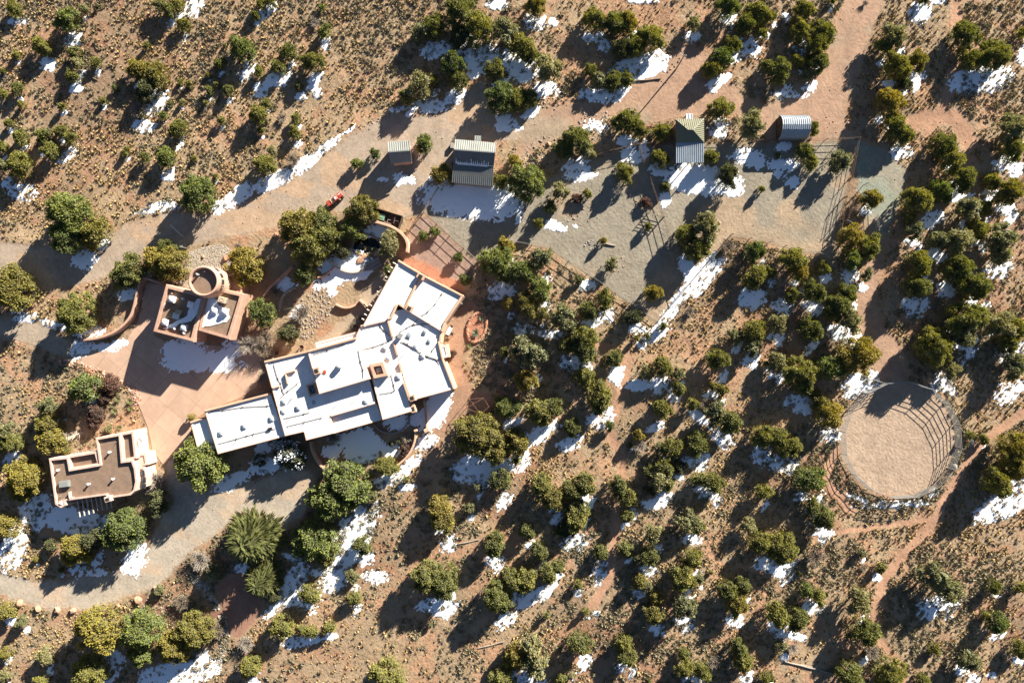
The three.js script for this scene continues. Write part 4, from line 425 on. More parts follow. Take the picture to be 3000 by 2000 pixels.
function conduit(parent, pts, y, r = 0.03, m = M.steel) { const c = new THREE.CatmullRomCurve3(pts.map(p => { const [x, z] = at(p[0], p[1], y); return V(x, y + 0.05, z); })); part(parent, 'conduit', new THREE.TubeGeometry(c, pts.length * 6, r, 5), m); const bl = rbox(0.14, 0.1, 0.22, 0.02); for (let i = 1; i < pts.length - 1; i++) { const b = part(parent, 'conduit_block', bl, M.darkWood); put(b, pts[i][0], pts[i][1], y, i); b.position.y = y + 0.05; } }
function beam(parent, name, a, b, w, h, m) { const A = V(...a), B = V(...b), l = A.distanceTo(B), o = part(parent, name, unitBox, m); o.position.copy(A).add(B).multiplyScalar(0.5); o.quaternion.setFromUnitVectors(V(1, 0, 0), B.clone().sub(A).normalize()); o.scale.set(l, h, w); return o; }
const unitBox = new THREE.BoxGeometry(1, 1, 1);
function chimney(parent, p, y, w, d, h, turn, m) { const c = part(parent, 'chimney', rbox(w, h, d, 0.1), m); put(c, p[0], p[1], y + h, turn); c.position.y = y + h / 2; const f = part(c, 'flue', rbox(w * 0.5, 0.08, d * 0.5, 0.02), M.black); f.position.y = h / 2 + 0.02; return c; }

// ------------------------------------------------------------------ the white roofed house
{
  const hs = thing('adobe_house', 'long rambling adobe house with bright white flat roofs and skylights', 'house');
  const R1 = frame(750, 1000, 375), R2 = frame(1050, 750, 375), R3 = frame(1050, 1000, 375), R4 = frame(525, 1150, 375), w = M.stucco, r = M.roofWhite, A = 0.264;
  deck(hs, [R4(200, 530), R4(505, 430), R4(695, 1040), R4(350, 1085)], 3.3, 'tnww', w, r);
  deck(hs, [R4(460, 320), R4(1670, 5), R4(1950, 800), R4(710, 1130)], 3.85, 'tnww', w, r);
  deck(hs, [[774, 1057.4], [905, 1026], [1037, 1004], [1080, 1104], [1101, 1182], [968, 1221], [979, 1269], [896.7, 1290], [890, 1264.7], [834.5, 1277.5]], 4.3, 'tnnnwnwwww', w, r);
  deck(hs, [[899.8, 1027], [1043, 988], [1085, 1110], [935, 1154.7]], 5.35, 'tnww', w, r);
  deck(hs, [[968, 1217], [1102, 1178], [1120, 1229.6], [978, 1270]], 3.75, 'nnwn', w, r);
  deck(hs, [[1090, 1112], [1120.5, 1230], [1204.6, 1205.7], [1174, 1090]], 4.52, 'wwnn', w, r);
  deck(hs, [[1148, 990], [1288, 1000], [1299, 1050], [1333, 1139], [1202, 1174.5]], 4.16, 'nttwn', w, r);
  deck(hs, [[1286, 1014], [1307, 1008], [1315, 1046], [1295, 1050]], 4.0, 'wwwn', w, r);
  deck(hs, [[1056, 953], [1137, 935], [1150, 910], [1187, 905], [1296, 972], [1291, 1004], [1155, 1012], [1180, 1094], [1088, 1113], [1042, 986]], 4.12, 'tnnntnnnnw', w, r);
  deck(hs, [[1168, 761], [1238, 803], [1187, 907], [1166, 893.5], [1147, 933], [1137, 938], [1062, 955]], 4.40, 'tttttnw', w, r);
  deck(hs, [[1238, 803], [1359, 866], [1306, 946], [1296, 973], [1187, 907]], 4.34, 'tttwn', w, r);
  deck(hs, [[922, 1003], [1050, 970], [1056, 990], [928, 1024]], 3.6, 'wwnw', w, r);
  // inner parapet stubs
  const stub = (a, b, y, t = 0.4, h = 0.35) => { const [ax, az] = at(...a, y), [bx, bz] = at(...b, y), l = Math.hypot(bx - ax, bz - az), m = part(hs, 'parapet', rbox(l, h + 0.2, t, 0.1), w); m.position.set((ax + bx) / 2, y + h / 2 - 0.1, (az + bz) / 2); m.rotation.y = -Math.atan2(bz - az, bx - ax); };
  stub(R3(660, 40), R3(720, 260), 4.13); stub(R3(755, 395), R3(810, 610), 4.13); stub(R3(845, 750), R3(960, 1080), 4.5, 0.55, 0.5); stub([1137, 938], [1150, 988], 4.13, 0.36, 0.42);
  stub(R1(545, 585), R1(590, 790), 4.3, 0.3, 0.4); stub(R1(545, 585), R1(730, 535), 4.3, 0.3, 0.4); stub(R1(300, 860), R1(440, 820), 4.3, 0.3, 0.3);
  chimney(hs, R1(1105, 540), 5.25, 1.0, 1.1, 0.8, A, w); chimney(hs, R3(985, 1040), 4.13, 0.95, 1.0, 0.9, A, w); chimney(hs, R2(1140, 370), 4.3, 1.2, 0.9, 0.8, -0.5, w); chimney(hs, R2(930, 960), 4.3, 1.1, 1.0, 0.75, -0.5, w); chimney(hs, R3(1000, 1240), 3.2, 0.8, 1.2, 0.9, A, w);
  // raised lantern over the entry, and the dark light well
  { const l = [R3(190, 415), R3(455, 370), R3(545, 635), R3(275, 690)], p = l.map(q => at(...q, 5.4)); part(hs, 'lantern_wall', prism(p, 4.0, 5.4, inset(p, 0.42), 0.1), w); part(hs, 'lantern_floor', prism(inset(p, 0.3), 4.5, 4.66), M.sandstone); const s = part(hs, 'lantern_skylight', rbox(0.7, 0.25, 0.7, 0.05), M.glass); put(s, ...R3(375, 520), 4.74, A); }
  { const l = [R1(915, 800), R1(1085, 755), R1(1140, 960), R1(985, 1015)], p = l.map(q => at(...q, 4.5)); part(hs, 'well_wall', prism(p, 4.16, 4.62, inset(p, 0.2), 0.05), w); const q = part(hs, 'well_glass', prism(inset(p, 0.15), 4.25, 4.33), M.darkGlass); for (const [a, b] of [[0, 2], [1, 3]]) beam(hs, 'well_bar', [p[a][0], 4.34, p[a][1]], [p[b][0], 4.34, p[b][1]], 0.06, 0.06, M.steel); }
  for (const [q, y] of [[R4(760, 745), 3.85], [R4(1190, 620), 3.85], [R4(1690, 480), 3.85], [R1(505, 1110), 4.3], [R1(490, 1285), 4.3], [R1(768, 1220), 4.3], [R1(1062, 1120), 4.3], [R1(2015, 1110), 4.3], [R3(730, 655), 4.52], [R3(1175, 270), 4.16]]) skylight(hs, q, y, 0.62, 0.78, A);
  for (const [q, y, a, b] of [[R2(935, 1450), 4.12, 0.75, 1.0], [R2(1220, 1390), 4.12, 0.6, 0.7], [R2(1300, 1560), 4.12, 0.6, 0.7], [R3(1045, 95), 4.12, 0.6, 0.8], [R2(775, 1465), 4.12, 0.6, 0.75], [R3(480, 130), 4.12, 0.8, 0.55], [R3(545, 315), 4.12, 0.8, 0.6]]) skylight(hs, q, y, a, b, -0.5);
  for (const [q, y] of [[R1(435, 1160), 4.3], [R1(660, 1050), 4.3], [R1(885, 1490), 4.3], [R1(1215, 1390), 4.3], [R1(600, 1430), 4.3], [R1(1800, 1090), 4.3], [R1(2100, 1115), 4.3], [R1(785, 730), 4.3], [R1(1450, 1190), 4.3], [R3(590, 150), 4.13], [R3(830, 235), 4.16], [R3(640, 490), 4.5], [R3(625, 585), 4.5], [R3(665, 885), 4.52], [R3(355, 965), 4.52], [R3(540, 1310), 4.52], [R3(700, 1270), 4.52], [R2(770, 235), 4.4], [R2(1340, 1195), 4.34], [R2(955, 1135), 4.12], [R2(1105, 1200), 4.12], [R2(660, 1395), 4.12], [R4(1045, 880), 3.85], [R4(1360, 795), 3.85], [R4(1610, 100), 3.85], [R4(2010, 620), 4.3], [R4(2060, 110), 4.3], [R3(1410, 90), 4.12]]) vent(hs, q, y, 0.045, 0.42);
  for (const [y, pts] of [[3.88, [R4(560, 340), R4(800, 320), R4(1155, 265), R4(1615, 240), R4(1700, 230)]], [3.88, [R4(690, 945), R4(1045, 850), R4(1240, 790), R4(1360, 760), R4(1640, 690), R4(1770, 660)]], [4.33, [R1(320, 410), R1(400, 680), R1(450, 770), R1(480, 890), R1(515, 960)]], [4.33, [R1(430, 1050), R1(580, 915), R1(760, 780)]], [4.33, [R1(490, 1420), R1(880, 1330), R1(990, 1300)]], [4.33, [R1(560, 1560), R1(885, 1480), R1(1210, 1395)]], [5.38, [R1(1040, 240), R1(1310, 160), R1(1640, 50)]], [5.38, [R1(1880, 160), R1(1920, 370), R1(1965, 520), R1(1960, 690)]],
    [4.38, [R2(1570, 650), R2(1530, 700), R2(1410, 880), R2(1275, 1020), R2(1165, 1100), R2(1100, 1140)]], [4.13, [R2(1080, 1160), R2(1010, 1250), R2(890, 1320), R2(770, 1390), R2(700, 1470), R2(610, 1530), R2(540, 1568)]], [4.13, [R2(900, 1310), R2(1010, 1265), R2(1175, 1250), R2(1440, 1270), R2(1570, 1310)]], [4.13, [R2(330, 1180), R2(400, 1290), R2(470, 1370), R2(590, 1480)]], [4.13, [R3(60, 150), R3(270, 105), R3(450, 40), R3(560, 0)]], [4.19, [R3(770, 0), R3(900, 45), R3(1060, 150), R3(1140, 210), R3(1270, 275), R3(1470, 330), R3(1550, 340)]], [4.19, [R3(800, 10), R3(980, 110), R3(1240, 270), R3(1450, 350), R3(1490, 420)]], [4.13, [R3(1420, 90), R3(1350, 180), R3(1275, 270)]], [4.55, [R3(600, 600), R3(650, 800), R3(660, 900), R3(370, 970)]]]) conduit(hs, pts, y, 0.034, M.darkWood);
  for (const q of [[670, 140], [625, 222], [580, 302], [530, 400], [420, 585], [375, 668], [282, 835], [235, 912], [190, 1000], [140, 1085], [95, 1170]]) { const [x, z] = at(...R2(...q), 3.8); const v = part(hs, 'viga', pipeGeo, M.whiteWood); v.scale.set(0.2, 0.7, 0.2); v.rotation.set(0, 0.5, Math.PI / 2, 'YXZ'); v.rotation.y = -0.5; v.position.set(x, 3.75, z); }
  for (const [q, turn, y] of [[R2(520, 465), -0.5, 4.3], [R2(365, 725), -0.5, 4.3], [R2(1865, 855), -0.5, 4.34], [R1(780, 205), 1.3, 4.25], [R1(300, 350), 1.3, 4.25], [R4(270, 815), 0.26, 3.15]]) { const c = part(hs, 'scupper', rbox(0.85, 0.14, 0.2, 0.03), M.greyWood); put(c, ...q, y, turn); }
  // windows and doors in the outer walls
  const win = (a, b, t, h, ww, hh, sill, nm = 'window') => { const [ax, az] = at(...a, h), [bx, bz] = at(...b, h), L = Math.hypot(bx - ax, bz - az), g = part(hs, nm, rbox(ww, hh, 0.16, 0.02), M.darkWood); g.position.set(ax + (bx - ax) * t, sill + hh / 2, az + (bz - az) * t); g.rotation.y = -Math.atan2(bz - az, bx - ax); const p = part(g, 'pane', rbox(ww - 0.16, hh - 0.16, 0.19, 0.01), M.darkGlass); return L; };
  for (const t of [0.15, 0.4, 0.65, 0.88]) { win(R4(460, 320), R4(1640, 10), t, 4, 1.3, 1.2, 1.0); win([1306, 946], [1359, 866], t, 4.5, 1.0, 1.2, 1.0); }
  for (const t of [0.12, 0.36, 0.6, 0.85]) { win([1168, 761], [1359, 866], t, 4.5, 1.3, 1.3, 0.9); win([1333, 1139], [1202, 1174.5], t, 4.55, 1.4, 1.4, 0.8); win([896.7, 1290], [1120, 1229.6], t, 4.16, 1.6, 2.0, 0.2, 'door'); win([834.5, 1277.5], R4(710, 1130), t, 4.16, 1.3, 1.2, 1.0); }
  shade(hs);
  // loose things standing on the roof
  const c = thing('roof_cooler', 'white six sided roof cooler with dark fittings on the raised roof', 'cooler', [0, 0, 0]); { const [x, z] = at(...R1(1555, 430), 5.6); c.position.set(x, 5.35, z); const bd = part(c, 'body', new THREE.CylinderGeometry(0.42, 0.46, 0.5, 6), M.white); bd.position.y = 0.55; for (const [u, v] of [[0.35, -0.3], [-0.35, -0.3], [0, 0.4]]) beam(c, 'leg', [u, 0, v], [u, 0.35, v], 0.07, 0.07, M.steel); for (const [u, v] of [[0.02, -0.48], [0.18, -0.46], [0.42, -0.05], [0.5, -0.1]]) { const k = part(c, 'fitting', new THREE.SphereGeometry(0.075, 8, 6), M.black); k.position.set(u, 0.72, v); } }
  const rd = solo('red_tarp', prism([[-0.2, -0.22], [0.1, -0.3], [0.26, -0.1], [0.18, 0.25], [-0.12, 0.28], [-0.28, 0.05]], 0, 0.12, null, 0.04), M.red, 'small red scrap lying on the raised white roof by its chimney', 'tarp'); put(rd, ...R1(1260, 560), 5.35); rd.position.y = 5.35;
  const gb = thing('vent_hood', 'grey square vent hood where the roof conduits meet', 'vent', [0, 0, 0]); put(gb, ...R2(775, 1465), 4.3, -0.5); gb.position.y = 4.12; part(gb, 'box', rbox(0.6, 0.5, 0.7, 0.04), M.metalGrey).position.y = 0.5; part(gb, 'lid', rbox(0.7, 0.06, 0.8, 0.02), M.metalLight).position.y = 0.78;
  const dr = solo('green_roof_box', rbox(0.6, 0.3, 0.35, 0.03), M.black, 'small dark green box on the long left roof near the step', 'box'); put(dr, ...R4(1665, 660), 4.0, 0.26);
}
// ------------------------------------------------------------------ studio with the round tower
{
  const st = thing('tower_studio', 'adobe studio with a round tower and two gravel roofs dotted with skylights', 'house'), T = frame(410, 750, 375), w = M.stuccoDark, r = M.roofGravel, A = -0.27;
  const left = [T(470, 515), T(1195, 715), T(975, 1580), T(232, 1385)], right = [T(1200, 680), T(1520, 600), T(1905, 690), T(1645, 1540), T(1060, 1370)];
  block(st, left, 3.75, 0.42, w, r, 0.4); block(st, right, 3.55, 0.34, w, r, 0.4);
  block(st, [T(1500, 330), T(1760, 330), T(1880, 470), T(1860, 680), T(1540, 640)], 2.3, 0.2, w, r, 0.25);
  const [tx, tz] = at(...T(1150, 460), 6.6), rad = 2.22;
  const prof = [[rad + 0.18, -0.3], [rad + 0.12, 3], [rad, 6.35], [rad - 0.07, 6.52], [rad - 0.2, 6.58], [rad - 0.33, 6.52], [rad - 0.38, 6.4], [rad - 0.38, 5.7]].map(([x, y]) => new THREE.Vector2(x, y));
  const tw = part(st, 'tower', new THREE.LatheGeometry(prof, 48), w); tw.position.set(tx, 0, tz);
  const tr = part(st, 'tower_roof', new THREE.CylinderGeometry(rad - 0.3, rad - 0.3, 0.2, 40), r); tr.position.set(tx, 5.85, tz);
  for (const [a, y, s] of [[-0.42, 5.2, 1], [-0.02, 5.2, 1], [0.36, 5.2, 1], [-0.9, 5.2, 1]]) { const g = part(st, 'window', rbox(0.62, 0.75, 0.2, 0.03), M.darkWood), rr = rad + 0.04; g.position.set(tx + Math.cos(a) * rr, y, tz + Math.sin(a) * rr); g.rotation.y = Math.PI / 2 - a; part(g, 'pane', rbox(0.46, 0.6, 0.24, 0.01), M.darkGlass); }
  vent(st, T(1075, 345), 5.95, 0.17, 0.75, M.metalLight); vent(st, T(1205, 290), 5.95, 0.035, 0.6, M.steel);
  for (const q of [[600, 795], [945, 895], [480, 1220], [820, 1315]]) skylight(st, T(...q), 3.75, 0.92, 0.95, A, 1.5);
  skylight(st, T(1570, 1020), 3.55, 0.95, 0.95, A, 1.5); skylight(st, T(1375, 1000), 3.55, 0.95, 0.95, A, 1.2);
  for (const q of [[650, 1340], [800, 785], [820, 1420]]) vent(st, T(...q), 3.75, 0.13, 0.5, M.white);
  vent(st, T(600, 690), 3.75, 0.07, 0.5, M.tan); vent(st, T(760, 1140), 3.75, 0.05, 0.4);
  // roof railing and door
  const dr = part(st, 'door', rbox(1.0, 2.1, 0.2, 0.03), M.darkWood); { const [x, z] = at(...T(1350, 1450), 3.2); dr.position.set(x, 1.05, z); dr.rotation.y = A; }
  shade(st);
  const unit = (q, y, ww, dd, hh, m, label) => { const g = thing('air_conditioner', label, 'air conditioner', [0, 0, 0]); put(g, ...q, y + hh, A); g.position.y = y; const b = part(g, 'housing', rbox(ww, hh, dd, 0.05), m); b.position.y = hh / 2 + 0.06; for (let i = 0; i < 6; i++) { const l = part(g, 'louvre', rbox(0.03, hh * 0.08, dd * 0.8, 0.005), M.steel); l.position.set(ww / 2 + 0.01, hh * (0.2 + i * 0.12), 0); } const f = part(g, 'fan_grille', new THREE.TorusGeometry(Math.min(ww, dd) * 0.32, 0.03, 6, 16), M.steel); f.rotation.x = Math.PI / 2; f.position.y = hh + 0.07; return g; };
  unit(T(1500, 805), 3.55, 1.15, 0.85, 0.8, M.tan, 'tan air conditioner behind the tower on the right gravel roof'); unit(T(690, 1030), 3.75, 0.75, 0.6, 0.75, M.tan, 'tan vent housing in the tower shadow on the left gravel roof'); unit(T(650, 1100), 3.75, 0.9, 0.85, 0.55, M.white, 'white boxy air conditioner in the middle of the left gravel roof');
  const snowOn = (name, list, y, label) => { const poly = list.map(q => at(...T(...q), y)); const R = rng(list.length * 7 + Math.round(y * 10)); const out = []; for (let i = 0; i < poly.length; i++) { const a = poly[i], b = poly[(i + 1) % poly.length]; for (let k = 0; k < 5; k++) { const f = k / 5; out.push([a[0] + (b[0] - a[0]) * f + (R() - 0.5) * 0.12 * (k ? 1 : 0.3), a[1] + (b[1] - a[1]) * f + (R() - 0.5) * 0.12 * (k ? 1 : 0.3)]); } } return solo(name, prism(out, y + 0.002, y + 0.08, null, 0.03), M.snow, label, 'snow'); };
  snowOn('roof_snow', [[1235, 770], [1370, 770], [1420, 800], [1440, 900], [1560, 960], [1650, 1130], [1590, 1210], [1350, 1270], [1100, 1315], [1170, 1010]], 3.55, 'white fan of snow on the right gravel roof of the tower studio');
  snowOn('roof_snow', [[1060, 780], [1140, 770], [1110, 900], [1020, 1100], [930, 1200], [720, 1240], [640, 1320], [420, 1330], [530, 1270], [700, 1180], [860, 1100], [900, 960], [1000, 850]], 3.75, 'crescent of shaded snow on the left gravel roof of the tower studio');
  snowOn('roof_snow', [[420, 860], [470, 870], [440, 960], [390, 980]], 3.75, 'scrap of snow along the left parapet of the tower studio');
}
// ------------------------------------------------------------------ casita at lower left
{
  const cs = thing('casita', 'adobe casita with brown gravel roof, white rounded parapets and small sunken roofs', 'house'), C = frame(110, 1250, 375), w = M.stuccoPale, r = M.roofGravel;
  block(cs, [C(195, 585), C(560, 545), C(600, 770), C(1120, 680), C(1055, 205), C(1520, 120), C(1560, 620), C(1740, 600), C(1800, 760), C(1830, 1010), C(1790, 1180), C(1700, 1260), C(1290, 1320), C(1240, 1262), C(505, 1365), C(520, 1440), C(420, 1500), C(310, 1430)], 3.4, 0.36, w, r, 0.27);
  block(cs, [C(545, 535), C(1075, 445), C(1140, 700), C(575, 790)], 3.1, 0.5, w, r, 0.27);
  block(cs, [C(1510, 115), C(1760, 70), C(1785, 300), C(1815, 580), C(1545, 640)], 3.15, 0.42, w, r, 0.3);
  block(cs, [C(1740, 500), C(1985, 480), C(2020, 700), C(1780, 760)], 2.6, 0.12, w, w, 0.3);
  block(cs, [C(1780, 740), C(1960, 735), C(2010, 940), C(1995, 1100), C(1790, 1190)], 2.7, 0.15, w, w, 0.25);
  for (const [q, t] of [[[1915, 850], 0.2], [[1938, 975], 0.12], [[1940, 1085], -0.2]]) { const g = part(cs, 'window', rbox(0.75, 0.12, 0.75, 0.03), M.darkWood); put(g, ...C(...q), 2.88, t); const p = part(g, 'pane', rbox(0.62, 0.14, 0.62, 0.01), M.darkGlass); }
  for (const q of [[1330, 465], [945, 1050], [1395, 955], [385, 795]]) vent(cs, C(...q), 3.4, 0.15, 0.5, M.white);
  vent(cs, C(430, 1270), 3.4, 0.04, 0.5); vent(cs, C(500, 1305), 3.4, 0.03, 0.4); vent(cs, C(1450, 280), 3.4, 0.03, 0.3); vent(cs, C(655, 1300), 3.4, 0.09, 0.3, M.white);
  chimney(cs, C(1275, 1335), 2.9, 1.0, 0.85, 1.3, 0.3, w);
  const dm = part(cs, 'dome', new THREE.SphereGeometry(0.36, 16, 10), M.white); put(dm, ...C(420, 1405), 3.7); dm.position.y = 3.55;
  { const b = part(cs, 'roof_hatch', rbox(1.5, 0.5, 0.95, 0.04), M.metalGrey); put(b, ...C(490, 1050), 3.6, 0.12); b.position.y = 3.6; const s = part(b, 'hatch_lid', rbox(1.35, 0.06, 0.8, 0.02), M.metalLight); s.position.y = 0.29; }
  { const b = part(cs, 'parapet', rbox(0.16, 0.6, 0.95, 0.04), w); put(b, ...C(590, 1250), 3.65, 0.1); b.position.y = 3.65; }
  for (const [q, t] of [[[670, 470], 1.45], [[985, 425], 1.45], [[1790, 330], 0.2], [[1810, 740], 0.2], [[1880, 240], -0.75]]) { const c = part(cs, 'scupper', rbox(0.75, 0.14, 0.2, 0.03), M.greyWood); put(c, ...C(...q), 3.2, t); }
  for (const q of [[735, 460], [810, 455], [885, 440], [1815, 395], [1825, 455], [1830, 515]]) { const v = part(cs, 'viga', rbox(0.16, 0.16, 0.45, 0.05), M.greyWood); put(v, ...C(...q), 2.9, q[0] > 1500 ? 1.4 : -0.12); }
  shade(cs);
  const pg = thing('pergola', 'open pergola of parallel beams on the lower side of the casita', 'pergola'), F = tile(0, 2);
  for (let i = 0; i < 8; i++) { const x = 708 + i * 42, a = at(...F(x, 1440 - i * 4), 2.5), b = at(...F(x + 26, 1612 - i * 12), 2.5); beam(pg, 'rafter', [a[0], 2.55, a[1]], [b[0], 2.55, b[1]], 0.1, 0.15, M.whiteWood); }
  for (const [x0, y0, x1, y1] of [[700, 1560, 1040, 1520], [695, 1480, 1005, 1440]]) { const a = at(...F(x0, y0), 2.4), b = at(...F(x1, y1), 2.4); beam(pg, 'beam', [a[0], 2.40, a[1]], [b[0], 2.40, b[1]], 0.14, 0.15, M.greyWood); }
  for (const [x, y] of [[705, 1560], [1035, 1520]]) { const a = at(...F(x, y), 2.3); beam(pg, 'post', [a[0], -0.05, a[1]], [a[0], 2.33, a[1]], 0.15, 0.15, M.greyWood); }
}

// ------------------------------------------------------------------ sheds with ribbed metal roofs
function slope(parent, name, a, b, c, d, ribs, m) {     // a,b along the upper edge, c,d along the lower edge
  const A = V(...a), B = V(...b), Cc = V(...c), Dd = V(...d), n = B.clone().sub(A).cross(Cc.clone().sub(A)).normalize(); if (n.y < 0) n.negate(); const pos = [], t = 0.05, quad = (p, q, r, s) => { for (const v of [p, q, r, p, r, s]) pos.push(v.x, v.y, v.z); };
  const lo = v => v.clone().addScaledVector(n, -t), hi = v => v.clone(); quad(A, Cc, Dd, B); quad(lo(A), lo(B), lo(Dd), lo(Cc)); quad(A, B, lo(B), lo(A)); quad(Cc, lo(Cc), lo(Dd), Dd); quad(A, lo(A), lo(Cc), Cc); quad(B, Dd, lo(Dd), lo(B));
  const along = B.clone().sub(A).normalize(); for (let i = 0; i <= ribs; i++) { const f = i / ribs, P = A.clone().lerp(B, f), Q = Cc.clone().lerp(Dd, f), s = along.clone().multiplyScalar(0.045), u = n.clone().multiplyScalar(0.10), p = P.clone().sub(s), q = P.clone().add(s), r = Q.clone().sub(s), k = Q.clone().add(s), pu = p.clone().add(u), qu = q.clone().add(u), ru = r.clone().add(u), ku = k.clone().add(u); quad(pu, ru, ku, qu); quad(p, r, ru, pu); quad(qu, ku, k, q); quad(r, k, ku, ru); quad(p, pu, qu, q); }
  const uv = []; for (let i = 0; i < pos.length; i += 3) uv.push(pos[i], pos[i + 2]); const g = soup(pos); g.setAttribute('uv', new THREE.Float32BufferAttribute(uv, 2)); return part(parent, name, g, m);
}
function hipFace(parent, name, R0, R1, E0, E1, ribs, m) {   // ribs run square to the eave and stop at the hips
  const A = V(...E0), B = V(...E1), P = V(...R0), Q = V(...R1), d = B.clone().sub(A), L2 = d.lengthSq(), f0 = P.clone().sub(A).dot(d) / L2, f1 = Q.clone().sub(A).dot(d) / L2, n = d.clone().cross(P.clone().sub(A)).normalize(); if (n.y < 0) n.negate();
  const pos = [], quad = (a, b, c, e) => { for (const v of [a, b, c, a, c, e]) pos.push(v.x, v.y, v.z); }, along = d.clone().normalize(); quad(A, B, Q, P);
  for (let i = 1; i < ribs; i++) { const f = i / ribs, s = A.clone().lerp(B, f), e = f < f0 ? A.clone().lerp(P, f / f0) : f > f1 ? B.clone().lerp(Q, (1 - f) / (1 - f1)) : P.clone().lerp(Q, (f - f0) / Math.max(1e-6, f1 - f0)), w = along.clone().multiplyScalar(0.025), u = n.clone().multiplyScalar(0.06), a = s.clone().sub(w), b = s.clone().add(w), c = e.clone().add(w), g = e.clone().sub(w), up = v => v.clone().add(u); quad(up(a), up(b), up(c), up(g)); quad(a, g, up(g), up(a)); quad(b, up(b), up(c), c); quad(a, up(a), up(b), b); }
  const g = soup(pos), uv = []; for (let i = 0; i < pos.length; i += 3) uv.push(pos[i], pos[i + 2]); g.setAttribute('uv', new THREE.Float32BufferAttribute(uv, 2)); return part(parent, name, g, m);
}
const p3 = (q, h) => { const [x, z] = at(q[0], q[1], h); return [x, h, z]; };
function shed(parent, quad, hs, inw, wallMat) { // closed wall body under a roof outline: corner heights hs
  const c = quad.map((q, i) => p3(q, hs[i])), mid = c.reduce((s, v) => [s[0] + v[0] / c.length, s[1] + v[2] / c.length], [0, 0]), pos = []; const f = c.map(v => { const dx = mid[0] - v[0], dz = mid[1] - v[2], l = Math.hypot(dx, dz); return [v[0] + dx / l * inw, v[1] - 0.12, v[2] + dz / l * inw]; });
  for (let i = 0; i < f.length; i++) { const a = f[i], b = f[(i + 1) % f.length]; for (const v of [[a[0], -0.1, a[2]], [b[0], -0.1, b[2]], b, [a[0], -0.1, a[2]], b, a]) pos.push(...v); }
  const g = soup(pos), uv = []; for (let i = 0; i < pos.length; i += 3) uv.push(pos[i] + pos[i + 2], pos[i + 1]); g.setAttribute('uv', new THREE.Float32BufferAttribute(uv, 2)); return part(parent, 'wall', g, wallMat);
}
{
  const F = frame(1100, 390, 375);
  const a = thing('small_shed', 'small square shed with pale ribbed gable roof left of the barn', 'shed');
  slope(a, 'roof_slope', p3(F(240, 345), 3.35), p3(F(635, 315), 3.35), p3(F(230, 165), 2.35), p3(F(615, 130), 2.35), 10, M.metalLight); slope(a, 'roof_slope', p3(F(240, 345), 3.36), p3(F(635, 315), 3.36), p3(F(290, 560), 2.2), p3(F(665, 520), 2.2), 10, M.metalLight);
  shed(a, [F(230, 165), F(615, 130), F(637, 315), F(665, 520), F(290, 560), F(242, 345)], [2.35, 2.35, 3.3, 2.2, 2.2, 3.3], 0.2, M.stuccoDark); beam(a, 'ridge_cap', p3(F(238, 345), 3.4), p3(F(637, 315), 3.4), 0.16, 0.05, M.metalGrey);
  const b = thing('barn', 'grey barn with ribbed metal gable roof and long lean-to below', 'barn');
  const rl = p3(F(1450, 300), 3.7), rr = p3(F(2195, 355), 3.7);
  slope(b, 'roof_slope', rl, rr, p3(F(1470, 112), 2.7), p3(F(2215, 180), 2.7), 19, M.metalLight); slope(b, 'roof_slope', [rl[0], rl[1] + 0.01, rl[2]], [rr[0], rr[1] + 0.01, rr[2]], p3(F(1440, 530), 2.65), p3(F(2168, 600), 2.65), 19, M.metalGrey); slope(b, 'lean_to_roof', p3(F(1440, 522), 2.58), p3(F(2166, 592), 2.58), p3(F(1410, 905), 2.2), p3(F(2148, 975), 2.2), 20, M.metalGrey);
  shed(b, [F(1470, 112), F(2215, 180), F(2195, 355), F(2168, 600), F(2148, 975), F(1410, 905), F(1440, 530), F(1450, 300)], [2.7, 2.7, 3.65, 2.6, 2.2, 2.2, 2.6, 3.65], 0.25, M.greyWood); beam(b, 'ridge_cap', [rl[0], 3.74, rl[2]], [rr[0], 3.74, rr[2]], 0.18, 0.05, M.metalGrey);
  slope(b, 'porch_roof', p3(F(1825, 150), 2.62), p3(F(1928, 155), 2.62), p3(F(1832, 45), 2.45), p3(F(1935, 52), 2.45), 3, M.metalLight); for (const q of [[1840, 60], [1925, 66]]) { const c = p3(F(...q), 2.4); beam(b, 'post', [c[0], -0.05, c[2]], [c[0], 2.42, c[2]], 0.1, 0.1, M.greyWood); }
  const sn = []; const R = rng(4); for (let i = 0; i < 16; i++) { const f = 0.06 + i * 0.054, q = [1440 + 728 * f, 545 + 70 * f], len = 30 + 75 * R(), c = p3(F(...q), 2.72), e = p3(F(q[0] - 2, q[1] - len), 2.72 + len * 0.0058); const g = new THREE.ConeGeometry(0.13, Math.hypot(e[0] - c[0], e[1] - c[1], e[2] - c[2]), 6); g.scale(1, 1, 0.5); const m = new THREE.Matrix4(), o = new THREE.Object3D(); o.position.set((c[0] + e[0]) / 2, (c[1] + e[1]) / 2 + 0.05, (c[2] + e[2]) / 2); o.quaternion.setFromUnitVectors(V(0, 1, 0), V(e[0] - c[0], e[1] - c[1], e[2] - c[2]).normalize()); o.updateMatrix(); g.applyMatrix4(o.matrix); sn.push(g); } { const s0 = p3(F(1500, 552), 2.6), s1 = p3(F(2060, 600), 2.6); const g = rbox(Math.hypot(s1[0] - s0[0], s1[2] - s0[2]), 0.12, 0.34, 0.05); g.rotateY(-Math.atan2(s1[2] - s0[2], s1[0] - s0[0])); g.translate((s0[0] + s1[0]) / 2, 2.62, (s0[2] + s1[2]) / 2); sn.push(g.index ? g.toNonIndexed() : g); }
  solo('eave_snow', mergeGeometries(sn.map(g => { const h = g.index ? g.toNonIndexed() : g; return h; })), M.snow, 'toothed strip of snow caught at the step of the barn roof', 'snow');
